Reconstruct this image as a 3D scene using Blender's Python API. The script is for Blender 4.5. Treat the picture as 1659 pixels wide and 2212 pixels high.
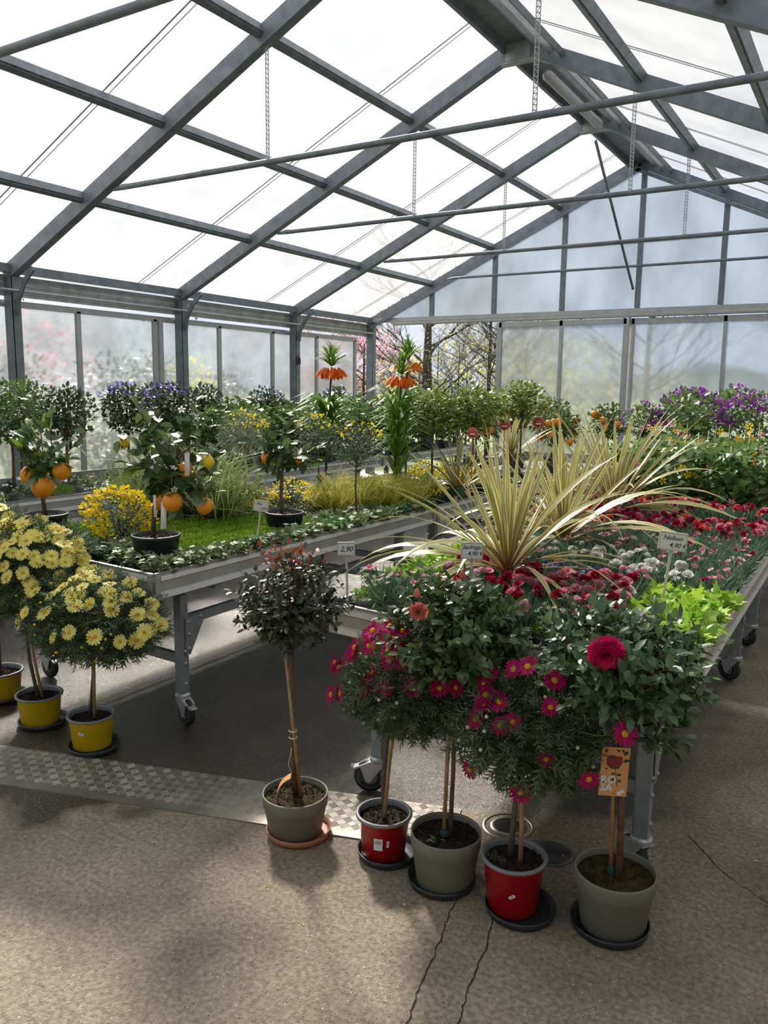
import bpy, math, random
import numpy as np
from mathutils import Vector, Matrix
for o in list(bpy.data.objects): bpy.data.objects.remove(o)
sc = bpy.context.scene
COL = sc.collection
rng = np.random.default_rng(7)
random.seed(7)
PI = math.pi

# ---------------------------------------------------------------- camera
cam_d = bpy.data.cameras.new('camera'); cam = bpy.data.objects.new('camera', cam_d); COL.objects.link(cam)
cam_d.sensor_fit = 'HORIZONTAL'; cam_d.sensor_width = 36.0; cam_d.lens = 36.0*1729.3/1659.0
cam_d.clip_start = 0.05; cam_d.clip_end = 500
rx, ux, fx = (0.85244036,0.52267059,0.01268418), (-0.09051345,0.12363988,0.98819052), (-0.51492985,0.84352157,-0.15270434)
cam.matrix_world = Matrix(((rx[0],ux[0],-fx[0],0),(rx[1],ux[1],-fx[1],0),(rx[2],ux[2],-fx[2],1.6),(0,0,0,1)))
sc.camera = cam
# ---------------------------------------------------------------- light
SUN_AZ, SUN_EL = math.radians(-47), math.radians(36)
sd = Vector((math.sin(SUN_AZ)*math.cos(SUN_EL), math.cos(SUN_AZ)*math.cos(SUN_EL), math.sin(SUN_EL)))
sun_d = bpy.data.lights.new('sun', 'SUN'); sun_d.energy = 14.0; sun_d.angle = math.radians(7); sun_d.color = (1.0,0.93,0.82)
sun = bpy.data.objects.new('sun', sun_d); COL.objects.link(sun); sun.location = sd*40
sun.rotation_euler = sd.to_track_quat('Z', 'Y').to_euler()
w = bpy.data.worlds.new('sky'); sc.world = w; w.use_nodes = True
nt = w.node_tree; nt.nodes.clear()
wo = nt.nodes.new('ShaderNodeOutputWorld'); bg = nt.nodes.new('ShaderNodeBackground')
tc = nt.nodes.new('ShaderNodeTexCoord'); nz = nt.nodes.new('ShaderNodeTexNoise'); cr = nt.nodes.new('ShaderNodeValToRGB')
nz.inputs['Scale'].default_value = 2.2; nz.inputs['Detail'].default_value = 6
cr.color_ramp.elements[0].position = .42; cr.color_ramp.elements[0].color = (.52,.63,.82,1)
cr.color_ramp.elements[1].position = .60; cr.color_ramp.elements[1].color = (.97,.97,.98,1)
nt.links.new(tc.outputs['Generated'], nz.inputs['Vector']); nt.links.new(nz.outputs['Fac'], cr.inputs['Fac'])
nt.links.new(cr.outputs['Color'], bg.inputs['Color']); nt.links.new(bg.outputs[0], wo.inputs['Surface'])
bg.inputs['Strength'].default_value = 0.85
sc.view_settings.view_transform = 'Standard'; sc.view_settings.look = 'None'
sc.view_settings.gamma = 1; sc.view_settings.use_curve_mapping = False
sc.view_settings.exposure = 0.38
cy = sc.cycles
cy.max_bounces = 8; cy.diffuse_bounces = 3; cy.glossy_bounces = 3; cy.transmission_bounces = 6; cy.transparent_max_bounces = 12
cy.caustics_reflective = False; cy.caustics_refractive = False; cy.use_denoising = True
cy.use_adaptive_sampling = True; cy.adaptive_threshold = 0.03; cy.sample_clamp_indirect = 6; cy.sample_clamp_direct = 20

# ---------------------------------------------------------------- materials
def nodes_of(name):
    m = bpy.data.materials.new(name); m.use_nodes = True
    return m, m.node_tree, m.node_tree.nodes['Principled BSDF'], m.node_tree.nodes['Material Output']
def mat(name, col, rough=.6, metal=0, vary=.12, scale=12, bump=0, spec=.5, bscale=None, coord='Object', trans=0):
    m, t, p, o = nodes_of(name)
    N = t.nodes.new; L = t.links.new
    c = N('ShaderNodeTexCoord'); n = N('ShaderNodeTexNoise'); n.inputs['Scale'].default_value = scale; n.inputs['Detail'].default_value = 5
    L(c.outputs[coord], n.inputs['Vector'])
    r = N('ShaderNodeValToRGB')
    a = [max(0, x*(1-vary)) for x in col]; b = [min(1, x*(1+vary)) for x in col]
    r.color_ramp.elements[0].position = .3; r.color_ramp.elements[0].color = (*a, 1)
    r.color_ramp.elements[1].position = .7; r.color_ramp.elements[1].color = (*b, 1)
    L(n.outputs['Fac'], r.inputs['Fac']); L(r.outputs['Color'], p.inputs['Base Color'])
    p.inputs['Roughness'].default_value = rough; p.inputs['Metallic'].default_value = metal
    p.inputs['Specular IOR Level'].default_value = spec
    if trans: p.inputs['Transmission Weight'].default_value = trans
    if bump:
        n2 = N('ShaderNodeTexNoise'); n2.inputs['Scale'].default_value = bscale or scale*4; n2.inputs['Detail'].default_value = 4
        L(c.outputs[coord], n2.inputs['Vector'])
        bp = N('ShaderNodeBump'); bp.inputs['Strength'].default_value = bump; bp.inputs['Distance'].default_value = .01
        L(n2.outputs['Fac'], bp.inputs['Height']); L(bp.outputs['Normal'], p.inputs['Normal'])
    return m
def leafmat(name, dark, light, rough=.42, tr=.3, spec=.5, third=None):
    """leaf colour differs from leaf to leaf (random per island and per object), part of the light passes through"""
    if 'petal' not in name and 'bract' not in name:
        dark, light = [min(.9, q*1.35) for q in dark], [min(.9, q*1.35) for q in light]
    m, t, p, o = nodes_of(name)
    N = t.nodes.new; L = t.links.new
    g = N('ShaderNodeNewGeometry'); oi = N('ShaderNodeObjectInfo'); ad = N('ShaderNodeMath'); ad.operation = 'ADD'
    fr = N('ShaderNodeMath'); fr.operation = 'FRACT'
    L(g.outputs['Random Per Island'], ad.inputs[0]); L(oi.outputs['Random'], ad.inputs[1]); L(ad.outputs[0], fr.inputs[0])
    r = N('ShaderNodeValToRGB'); r.color_ramp.elements[0].color = (*dark, 1); r.color_ramp.elements[1].color = (*light, 1)
    if third:
        e = r.color_ramp.elements.new(.88); e.color = (*light, 1); r.color_ramp.elements[2].color = (*third, 1)
    L(fr.outputs[0], r.inputs['Fac']); L(r.outputs['Color'], p.inputs['Base Color'])
    p.inputs['Roughness'].default_value = rough; p.inputs['Specular IOR Level'].default_value = spec
    tl = N('ShaderNodeBsdfTranslucent'); mx = N('ShaderNodeMixShader'); mx.inputs[0].default_value = tr
    L(r.outputs['Color'], tl.inputs['Color']); L(p.outputs[0], mx.inputs[1]); L(tl.outputs[0], mx.inputs[2]); L(mx.outputs[0], o.inputs['Surface'])
    return m
def glazing(name, transp, transl, rough_refr=0.0, tint=(.93,.95,.97), ribs=300, rib_axis=1, clearmix=.8):
    """twin-wall polycarbonate: partly clear, partly diffusing, with fine ribs"""
    m = bpy.data.materials.new(name); m.use_nodes = True; t = m.node_tree; t.nodes.clear()
    N = t.nodes.new; L = t.links.new
    o = N('ShaderNodeOutputMaterial')
    c = N('ShaderNodeTexCoord'); sx = N('ShaderNodeSeparateXYZ'); L(c.outputs['Object'], sx.inputs[0])
    mu = N('ShaderNodeMath'); mu.operation = 'MULTIPLY'; mu.inputs[1].default_value = ribs; L(sx.outputs[rib_axis], mu.inputs[0])
    si = N('ShaderNodeMath'); si.operation = 'SINE'; L(mu.outputs[0], si.inputs[0])
    n = N('ShaderNodeTexNoise'); n.inputs['Scale'].default_value = 1.7; n.inputs['Detail'].default_value = 8
    mp = N('ShaderNodeMapping'); mp.inputs['Scale'].default_value = (1,1,1) if rib_axis == 1 else (1,1,.6)
    L(c.outputs['Object'], mp.inputs['Vector']); L(mp.outputs[0], n.inputs['Vector'])
    ma = N('ShaderNodeMath'); ma.operation = 'MULTIPLY_ADD'; ma.inputs[1].default_value = .035; L(si.outputs[0], ma.inputs[0]); L(n.outputs['Fac'], ma.inputs[2])
    r = N('ShaderNodeValToRGB'); r.color_ramp.elements[0].position = .3; r.color_ramp.elements[0].color = (tint[0]*.84, tint[1]*.84, tint[2]*.84, 1)
    r.color_ramp.elements[1].position = .62; r.color_ramp.elements[1].color = (*tint, 1)
    L(ma.outputs[0], r.inputs['Fac'])
    tp = N('ShaderNodeBsdfTransparent'); tl = N('ShaderNodeBsdfTranslucent'); df = N('ShaderNodeBsdfDiffuse')
    L(r.outputs['Color'], tl.inputs['Color']); L(r.outputs['Color'], df.inputs['Color']); L(r.outputs['Color'], tp.inputs['Color'])
    m1 = N('ShaderNodeMixShader'); m1.inputs[0].default_value = transl; L(df.outputs[0], m1.inputs[1]); L(tl.outputs[0], m1.inputs[2])
    clear = tp
    if rough_refr:
        rf = N('ShaderNodeBsdfRefraction'); rf.inputs['Roughness'].default_value = rough_refr; rf.inputs['IOR'].default_value = 1.2
        L(r.outputs['Color'], rf.inputs['Color']); m3 = N('ShaderNodeMixShader'); m3.inputs[0].default_value = clearmix
        L(tp.outputs[0], m3.inputs[1]); L(rf.outputs[0], m3.inputs[2]); clear = m3
    m2 = N('ShaderNodeMixShader'); m2.inputs[0].default_value = transp; L(m1.outputs[0], m2.inputs[1]); L(clear.outputs[0], m2.inputs[2])
    L(m2.outputs[0], o.inputs['Surface'])
    return m
M = {}
M['roof'] = glazing('polycarbonate_roof', .60, .38, .5, (.95,.95,.95), clearmix=.27)
M['side'] = glazing('polycarbonate_side', .84, .5, .13, (.84,.87,.88), 380, 1)
M['gable'] = glazing('polycarbonate_gable', .60, .45, .25, (.76,.81,.88), 380, 0)
M['steel'] = mat('galvanised_steel', (.19,.22,.255), .5, .25, .22, 9, .05)
M['steel_light'] = mat('galvanised_leg_steel', (.30,.34,.37), .45, .4, .2, 14, .05)
M['sheet'] = mat('corrugated_sheet_steel', (.42,.44,.45), .55, .4, .25, 6, .05)
M['alu'] = mat('aluminium', (.42,.42,.41), .38, .35, .1, 8, .02)
M['alu_bright'] = mat('bright_aluminium', (.88,.88,.89), .35, .2, .06, 8)
M['frame'] = mat('aluminium_door_frame', (.46,.47,.48), .5, .4, .1, 8)
M['caster'] = mat('caster_zinc', (.55,.57,.58), .4, .5, .1, 20)
M['rubber'] = mat('black_rubber', (.025,.027,.03), .6, 0, .2, 30)
M['wheelhub'] = mat('grey_wheel_plastic', (.30,.32,.33), .5, 0, .1, 20)
M['pot_grey'] = mat('grey_green_plastic', (.215,.218,.180), .5, 0, .07, 14)
M['pot_black'] = mat('black_plastic', (.022,.026,.03), .38, 0, .2, 14)
M['pot_dark'] = mat('dark_grey_plastic', (.06,.07,.08), .45, 0, .2, 14)
M['pot_mid'] = mat('mid_grey_plastic', (.20,.21,.22), .5, 0, .1, 14)
M['pot_red'] = mat('red_plastic', (.42,.008,.012), .28, 0, .08, 14)
M['pot_rim'] = mat('light_grey_rim_plastic', (.22,.24,.26), .45, 0, .1, 14)
M['pot_yellow'] = mat('yellow_plastic', (.80,.56,.012), .42, 0, .05, 14)
M['pot_green'] = mat('dark_green_plastic', (.02,.075,.06), .45, 0, .15, 14)
M['terracotta'] = mat('terracotta_plastic', (.42,.17,.09), .5, 0, .06, 14)
M['soil'] = mat('potting_soil', (.035,.024,.016), .95, 0, .7, 60, 1.0, .2, 120)
M['soil_moss'] = mat('mossy_soil', (.06,.045,.02), .95, 0, .75, 40, 1.0, .2, 110)
M['bamboo'] = mat('bamboo_cane', (.38,.24,.10), .5, 0, .25, 30)
M['bark'] = mat('woody_stem', (.16,.09,.05), .8, 0, .35, 40, .5)
M['bark_grey'] = mat('grey_bark', (.13,.10,.08), .8, 0, .3, 40, .5)
M['bark_far'] = mat('dark_tree_bark', (.07,.055,.05), .9, 0, .3, 8, .3)
M['stem_green'] = mat('green_stem', (.14,.22,.06), .5, 0, .2, 30)
M['stem_dark'] = mat('dark_flower_stem', (.035,.035,.03), .5, 0, .2, 30)
M['white'] = mat('white_plastic', (.78,.79,.80), .4, 0, .02, 10)
M['cream'] = mat('cream_plastic', (.62,.60,.52), .45, 0, .02, 10)
M['ink'] = mat('black_ink', (.01,.01,.012), .6, 0, .1, 10)
M['tag_orange'] = mat('orange_card', (.72,.36,.14), .55, 0, .02, 10)
M['tag_red'] = mat('red_card', (.62,.05,.05), .5, 0, .04, 10)
M['print_red'] = mat('dark_red_print', (.28,.02,.02), .6, 0, .1, 30)
M['print_green'] = mat('dark_green_print', (.03,.06,.03), .6, 0, .1, 30)
M['tape'] = mat('teal_tie', (.03,.10,.10), .5, 0, .1, 10)
# foliage
G = {}
G['rose_dark'] = leafmat('dark_rose_leaf', (.020,.035,.022), (.045,.060,.030), .36, .15, .6, (.13,.05,.02))
G['rose'] = leafmat('rose_leaf', (.028,.062,.022), (.065,.12,.035), .36, .2, .6, (.10,.17,.03))
G['rose2'] = leafmat('blue_green_rose_leaf', (.030,.075,.035), (.085,.14,.06), .35, .2, .6, (.13,.24,.04))
G['ferny'] = leafmat('ferny_leaf', (.045,.080,.045), (.11,.15,.08), .6, .25, .3)
G['ferny_y'] = leafmat('ferny_leaf_light', (.04,.072,.04), (.10,.14,.07), .6, .25, .3)
G['ivy_l'] = leafmat('lime_ivy_leaf', (.13,.28,.03), (.36,.52,.07), .45, .35, .45)
G['ivy_v'] = leafmat('variegated_ivy_leaf', (.09,.15,.06), (.24,.30,.15), .55, .2, .3, (.50,.50,.30))
G['ivy_g'] = leafmat('green_ivy_leaf', (.04,.10,.035), (.14,.24,.09), .55, .2, .3)
G['moss'] = leafmat('carpet_green', (.09,.17,.015), (.24,.37,.04), .7, .3, .2)
G['diant'] = leafmat('grey_green_blade', (.045,.10,.06), (.14,.22,.14), .55, .2, .3)
G['saxi'] = leafmat('saxifrage_leaf', (.10,.19,.03), (.28,.40,.08), .6, .3, .3)
G['citrus'] = leafmat('citrus_leaf', (.03,.065,.025), (.10,.16,.06), .38, .25, .4, (.20,.32,.03))
G['bush'] = leafmat('bush_leaf', (.045,.095,.025), (.14,.22,.06), .45, .25, .4)
G['bush_d'] = leafmat('dark_bush_leaf', (.022,.05,.022), (.07,.11,.045), .45, .2, .5)
G['bush_y'] = leafmat('yellow_green_bush_leaf', (.07,.12,.02), (.24,.30,.06), .45, .3, .4)
G['genista'] = leafmat('broom_leaf', (.035,.075,.04), (.11,.16,.09), .6, .2, .3)
G['grey_l'] = leafmat('silver_leaf', (.10,.14,.09), (.24,.29,.19), .7, .2, .2)
G['grass_y'] = leafmat('golden_grass', (.32,.34,.05), (.62,.58,.16), .5, .4, .3)
G['grass_g'] = leafmat('green_sedge', (.12,.18,.05), (.34,.38,.16), .5, .3, .3)
G['frit'] = leafmat('fritillary_leaf', (.06,.16,.02), (.20,.34,.06), .4, .3, .4)
G['heart'] = leafmat('climber_leaf', (.06,.13,.04), (.20,.30,.10), .45, .3, .4)
G['far_leaf'] = leafmat('distant_leaf', (.03,.055,.02), (.10,.14,.045), .7, .3, .2)
G['far_yellow'] = leafmat('distant_yellow_green_leaf', (.30,.30,.03), (.60,.55,.08), .7, .4, .2)
G['far_pink'] = leafmat('pink_blossom', (.45,.16,.22), (.75,.42,.48), .7, .4, .2)
G['far_catkin'] = leafmat('spring_buds', (.18,.18,.07), (.40,.38,.16), .7, .4, .2)
def petal(name, a, b, tr=.35): return leafmat(name, a, b, .55, tr, .25)
G['p_yellow'] = petal('pale_yellow_petal', (.88,.80,.15), (.96,.90,.34))
G['p_mag'] = petal('magenta_petal', (.36,.003,.075), (.56,.01,.16), .25)
G['p_pink'] = petal('pink_petal', (.68,.20,.30), (.84,.42,.50))
G['p_pale'] = petal('pale_pink_petal', (.72,.45,.58), (.86,.66,.74))
G['p_red'] = petal('crimson_petal', (.28,.004,.03), (.55,.01,.07), .25)
G['p_salmon'] = petal('salmon_petal', (.75,.06,.06), (.85,.18,.16), .25)
G['p_white'] = petal('white_petal', (.72,.73,.72), (.88,.88,.86))
G['p_cream'] = petal('cream_petal', (.70,.70,.45), (.86,.86,.62))
G['p_violet'] = petal('violet_petal', (.14,.08,.48), (.32,.20,.80))
G['p_purple'] = petal('purple_bract', (.22,.015,.36), (.42,.05,.55))
G['p_gold'] = petal('golden_petal', (.88,.62,.005), (.95,.78,.02))
G['p_orange'] = petal('orange_petal', (.72,.10,.01), (.85,.24,.02))
G['p_thun'] = petal('thunbergia_petal', (.85,.30,.01), (.90,.55,.03))
G['p_rose'] = petal('crimson_rose_petal', (.46,.003,.09), (.76,.012,.17), .2)
G['p_coral'] = petal('coral_rose_petal', (.50,.13,.10), (.68,.26,.20), .3)
M['eye'] = mat('yellow_flower_eye', (.80,.42,.01), .8, 0, .2, 300, .5)
M['orange_fruit'] = mat('orange_peel', (.80,.30,.008), .38, 0, .08, 12, .15, .5, 220)
M['lemon'] = mat('lemon_peel', (.78,.56,.03), .38, 0, .08, 12, .15, .5, 220)

# striped cordyline leaf
def stripe_mat():
    m, t, p, o = nodes_of('striped_cordyline_leaf'); N = t.nodes.new; L = t.links.new
    uv = N('ShaderNodeUVMap'); sx = N('ShaderNodeSeparateXYZ'); L(uv.outputs[0], sx.inputs[0])
    r = N('ShaderNodeValToRGB'); r.color_ramp.interpolation = 'LINEAR'
    cols = [(0,(.80,.70,.26)),(.17,(.78,.70,.28)),(.24,(.26,.30,.14)),(.42,(.34,.36,.18)),(.47,(.66,.62,.34)),(.53,(.66,.62,.34)),(.58,(.34,.36,.18)),(.76,(.26,.30,.14)),(.83,(.78,.70,.28)),(1,(.80,.70,.26))]
    e = r.color_ramp.elements; e[0].position, e[0].color = 0, (*cols[0][1],1); e[1].position, e[1].color = 1, (*cols[-1][1],1)
    for q, c in cols[1:-1]:
        k = e.new(q); k.color = (*c, 1)
    L(sx.outputs[0], r.inputs['Fac'])
    r2 = N('ShaderNodeValToRGB'); r2.color_ramp.elements[0].color = (.55,.28,.20,1); r2.color_ramp.elements[1].position = .45; r2.color_ramp.elements[1].color = (1,1,1,1)
    L(sx.outputs[1], r2.inputs['Fac'])
    mx = N('ShaderNodeMixRGB'); mx.blend_type = 'MULTIPLY'; mx.inputs[0].default_value = 1; L(r.outputs[0], mx.inputs[1]); L(r2.outputs[0], mx.inputs[2])
    L(mx.outputs[0], p.inputs['Base Color']); p.inputs['Roughness'].default_value = .38
    tl = N('ShaderNodeBsdfTranslucent'); ms = N('ShaderNodeMixShader'); ms.inputs[0].default_value = .22
    L(mx.outputs[0], tl.inputs['Color']); L(p.outputs[0], ms.inputs[1]); L(tl.outputs[0], ms.inputs[2]); L(ms.outputs[0], o.inputs['Surface'])
    return m
M['stripe'] = stripe_mat()

# magenta daisy petals: white ring near the eye on some flowers is left as petal colour
def floor_mat():
    m, t, p, o = nodes_of('worn_concrete'); N = t.nodes.new; L = t.links.new
    c = N('ShaderNodeTexCoord'); P_ = c.outputs['Object']
    def noise(s, d=5, dist=0):
        n = N('ShaderNodeTexNoise'); n.inputs['Scale'].default_value = s; n.inputs['Detail'].default_value = d; n.inputs['Distortion'].default_value = dist
        L(P_, n.inputs['Vector']); return n.outputs['Fac']
    def ramp(f, a, b, ca, cb):
        r = N('ShaderNodeValToRGB'); r.color_ramp.elements[0].position = a; r.color_ramp.elements[0].color = (*ca,1)
        r.color_ramp.elements[1].position = b; r.color_ramp.elements[1].color = (*cb,1); L(f, r.inputs['Fac']); return r.outputs['Color']
    def mixc(f, a, b, mode='MIX'):
        x = N('ShaderNodeMixRGB'); x.blend_type = mode
        if isinstance(f, float): x.inputs[0].default_value = f
        else: L(f, x.inputs[0])
        for i, v in ((1,a),(2,b)):
            if isinstance(v, tuple): x.inputs[i].default_value = (*v,1)
            else: L(v, x.inputs[i])
        return x.outputs[0]
    def math_(op, a, b=None, c_=None):
        x = N('ShaderNodeMath'); x.operation = op
        for i, v in enumerate((a,b,c_)):
            if v is None: continue
            if isinstance(v, (int,float)): x.inputs[i].default_value = v
            else: L(v, x.inputs[i])
        return x.outputs[0]
    base = ramp(noise(2.1, 8), .32, .68, (.24,.203,.150), (.45,.388,.295))
    fine = ramp(noise(60, 6), .35, .7, (.62,.62,.62), (1.18,1.18,1.18))
    col = mixc(1.0, base, fine, 'MULTIPLY')
    v = N('ShaderNodeTexVoronoi'); v.inputs['Scale'].default_value = 48; L(P_, v.inputs['Vector'])
    dots = ramp(v.outputs['Distance'], .10, .17, (1,1,1), (0,0,0))
    sel = ramp(v.outputs['Color'], .60, .66, (0,0,0), (1,1,1))
    col = mixc(math_('MULTIPLY', math_('MULTIPLY', dots, sel), .9), col, (.60,.54,.45))
    v2 = N('ShaderNodeTexVoronoi'); v2.inputs['Scale'].default_value = 85; L(P_, v2.inputs['Vector'])
    pits = math_('MULTIPLY', ramp(v2.outputs['Distance'], .12, .2, (1,1,1), (0,0,0)), ramp(v2.outputs['Color'], .55, .6, (0,0,0), (1,1,1)))
    col = mixc(math_('MULTIPLY', pits, .9), col, (.05,.043,.036))
    # wetness with its own floor outline, shade under and between tables painted in
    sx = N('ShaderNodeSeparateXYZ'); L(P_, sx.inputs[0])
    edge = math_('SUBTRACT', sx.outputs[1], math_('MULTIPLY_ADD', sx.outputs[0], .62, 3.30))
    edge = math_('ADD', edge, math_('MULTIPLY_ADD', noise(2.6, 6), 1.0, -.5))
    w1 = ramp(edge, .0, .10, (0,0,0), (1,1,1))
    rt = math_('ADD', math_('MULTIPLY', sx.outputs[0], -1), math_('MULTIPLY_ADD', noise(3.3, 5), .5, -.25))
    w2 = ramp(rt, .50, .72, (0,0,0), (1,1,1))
    wet_shade = math_('MULTIPLY', w1, w2)
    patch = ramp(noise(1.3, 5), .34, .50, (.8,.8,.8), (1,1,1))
    wet_shade = math_('MULTIPLY', wet_shade, patch)
    col = mixc(wet_shade, col, mixc(1.0, col, (.17,.145,.11), 'MULTIPLY'))
    L(col, p.inputs['Base Color'])
    rg = math_('MULTIPLY_ADD', wet_shade, -.57, .82)
    L(math_('MULTIPLY_ADD', wet_shade, .4, .4), p.inputs['Specular IOR Level'])
    L(rg, p.inputs['Roughness'])
    h = math_('ADD', math_('MULTIPLY', noise(85, 3), .6), math_('MULTIPLY', noise(190, 3), .6))
    h = math_('SUBTRACT', h, math_('MULTIPLY', pits, .35))
    b = N('ShaderNodeBump'); b.inputs['Distance'].default_value = .009; L(h, b.inputs['Height'])
    L(math_('MULTIPLY_ADD', wet_shade, .25, .65), b.inputs['Strength']); L(b.outputs[0], p.inputs['Normal'])
    return m
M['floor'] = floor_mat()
M['grassland'] = mat('meadow_ground', (.10,.14,.04), .95, 0, .4, .5, 0)
M['checker'] = mat('checker_plate_metal', (.36,.335,.29), .36, .6, .3, 5, .05)
M['crack'] = mat('dark_crack', (.03,.026,.022), .9, 0, .3, 40)
M['bluegrey_hill'] = mat('far_hill', (.30,.35,.40), .95, 0, .2, .05)

# ---------------------------------------------------------------- mesh builder
class MB:
    def __init__(s): s.v = []; s.f = []; s.m = []; s.n = 0; s.uv = []
    def add(s, V, F, mi=0, uv=None):
        V = np.asarray(V, float).reshape(-1,3); s.v.append(V)
        for a in (F if isinstance(F, list) and len(F) and isinstance(F[0], np.ndarray) else group(F)):
            s.f.append(a + s.n); s.m.append(np.full(len(a), mi))
        s.uv.append(np.zeros((len(V),2)) if uv is None else np.asarray(uv, float))
        s.n += len(V); return s
    def mesh(s, name, mats, smooth=True):
        me = bpy.data.meshes.new(name)
        V = np.concatenate(s.v); me.vertices.add(len(V)); me.vertices.foreach_set('co', V.ravel())
        tot = np.concatenate([np.full(len(a), a.shape[1]) for a in s.f]); idx = np.concatenate([a.ravel() for a in s.f])
        me.loops.add(len(idx)); me.loops.foreach_set('vertex_index', idx.astype(np.int32))
        me.polygons.add(len(tot)); st = np.concatenate([[0], np.cumsum(tot)[:-1]])
        me.polygons.foreach_set('loop_start', st.astype(np.int32)); me.polygons.foreach_set('loop_total', tot.astype(np.int32))
        if not isinstance(mats, (list, tuple)): mats = [mats]
        for m in mats: me.materials.append(m)
        me.polygons.foreach_set('material_index', np.concatenate(s.m).astype(np.int32))
        U = np.concatenate(s.uv)
        if U.any():
            l = me.uv_layers.new(name='UVMap'); l.data.foreach_set('uv', U[idx].ravel())
        me.update(calc_edges=True)
        me.polygons.foreach_set('use_smooth', np.full(len(tot), smooth))
        return me
def group(F):
    d = {}
    for f in F: d.setdefault(len(f), []).append(f)
    return [np.array(v, int) for v in d.values()]
def box(mb, c, s, mi=0, R=None):
    x, y, z = [q/2 for q in s]
    V = np.array([(-x,-y,-z),(x,-y,-z),(x,y,-z),(-x,y,-z),(-x,-y,z),(x,-y,z),(x,y,z),(-x,y,z)])
    if R is not None: V = V @ np.array(R).T
    return mb.add(V + np.array(c), [(0,3,2,1),(4,5,6,7),(0,1,5,4),(1,2,6,5),(2,3,7,6),(3,0,4,7)], mi)
def bar(mb, a, b, w_, h_, up=(0,0,1), mi=0):
    a, b = np.array(a, float), np.array(b, float); d = b-a; L_ = np.linalg.norm(d); d /= L_
    u = np.array(up, float); s = np.cross(d, u); s /= np.linalg.norm(s); u = np.cross(s, d)
    return box(mb, (a+b)/2, (w_, L_, h_), mi, np.stack([s, d, u], 1))
def tube(mb, pts, rad, n=8, mi=0, cap=True):
    P_ = np.array(pts, float); k = len(P_)
    r = np.full(k, rad) if np.isscalar(rad) else np.array(rad, float)
    T = np.gradient(P_, axis=0); T /= np.linalg.norm(T, axis=1)[:,None]+1e-12
    ref = np.array([0,0,1.]) if abs(T[0][2]) < .9 else np.array([1.,0,0])
    V = []
    for i in range(k):
        s = np.cross(T[i], ref); s /= np.linalg.norm(s)+1e-12; u = np.cross(s, T[i]); ref = u if abs(np.dot(u, T[i])) < .5 else ref
        a = np.arange(n)*2*PI/n
        V.append(P_[i] + r[i]*(np.cos(a)[:,None]*s + np.sin(a)[:,None]*u))
    F = [(i*n+j, i*n+(j+1)%n, (i+1)*n+(j+1)%n, (i+1)*n+j) for i in range(k-1) for j in range(n)]
    if cap: F += [tuple(range(n))[::-1], tuple(range((k-1)*n, k*n))]
    return mb.add(np.concatenate(V), F, mi)
def lathe(mb, prof, n=24, mi=0, c=(0,0,0)):
    a = np.arange(n)*2*PI/n; V = []
    for r, z in prof: V.append(np.stack([r*np.cos(a), r*np.sin(a), np.full(n, z)], 1))
    k = len(prof)
    F = [(i*n+j, i*n+(j+1)%n, (i+1)*n+(j+1)%n, (i+1)*n+j) for i in range(k-1) for j in range(n)]
    return mb.add(np.concatenate(V)+np.array(c), F, mi)

def nrm(a): return a/(np.linalg.norm(a, axis=-1, keepdims=True)+1e-12)
def rots(D, U):
    Y = nrm(D); X = nrm(np.cross(Y, U)); Z = np.cross(X, Y); return np.stack([X, Y, Z], -1)   # (n,3,3)
def scatter(mb, tm, P_, D, U, S, mi=0):
    V, F = tm; R = rots(D, U); S = np.asarray(S, float).reshape(-1,1,1) if np.ndim(S) < 2 else np.asarray(S)[:,None,:]
    W = (V[None]*S) @ R.transpose(0,2,1) + P_[:,None,:]
    off = (np.arange(len(P_))*len(V))[:,None,None]
    mb.add(W.reshape(-1,3), [(f[None]+off).reshape(-1, f.shape[1]) for f in F], mi); return mb
def tmpl(V, F): return np.array(V, float), group(F)
# leaf templates: base at the origin, tip at +Y, face +Z
T_OV = tmpl([(0,0,0),(-.26,.28,.06),(0,.33,0),(.26,.28,.06),(-.24,.65,.03),(0,.68,-.03),(.24,.65,.03),(0,1,-.10)],
            [(0,2,1),(0,3,2),(1,2,5,4),(2,3,6,5),(4,5,7),(5,6,7)])
T_LOZ = tmpl([(0,0,0),(-.2,.45,.05),(0,.5,0),(.2,.45,.05),(0,1,-.08)], [(0,2,1),(0,3,2),(1,2,4),(2,3,4)])
T_BL = tmpl([(-.03,0,0),(.03,0,0),(-.035,.5,.06),(.035,.5,.06),(0,1,-.02)], [(0,1,3,2),(2,3,4)])
T_BLD = tmpl([(-.02,0,0),(.02,0,0),(-.02,.4,.12),(.02,.4,.12),(-.015,.75,.08),(.015,.75,.08),(0,1,-.12)], [(0,1,3,2),(2,3,5,4),(4,5,6)])
T_NEED = tmpl([(-.05,0,0),(.05,0,0),(0,1,.05)], [(0,1,2)])
_fv = [(-.02,0,0),(.02,0,0),(.018,.7,0),(-.018,.7,0),(0,1,.02)]; _ff = [(0,1,2,3),(3,2,4)]
for y0, a, l in ((.22,.9,.40),(.45,.75,.40),(.66,.6,.28)):
    for s in (-1, 1):
        k = len(_fv); dx, dy = s*math.sin(a)*l, math.cos(a)*l
        _fv += [(0,y0-.06,0),(0,y0+.06,0),(dx*.6-s*.0,y0+dy*.6+.05,.02),(dx,y0+dy,.05)]
        _ff += [(k,k+1,k+2,k+3)] if s < 0 else [(k,k+3,k+2,k+1)]
T_FERN = tmpl(_fv, _ff)
def lobed(pts):
    V = [(0,.35,.0)] + [(x,y,.05 if abs(x) > .2 else -.02) for x, y in pts]; n = len(pts)
    return tmpl(V, [(0, 1+i, 1+(i+1) % n) for i in range(n)])
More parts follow.
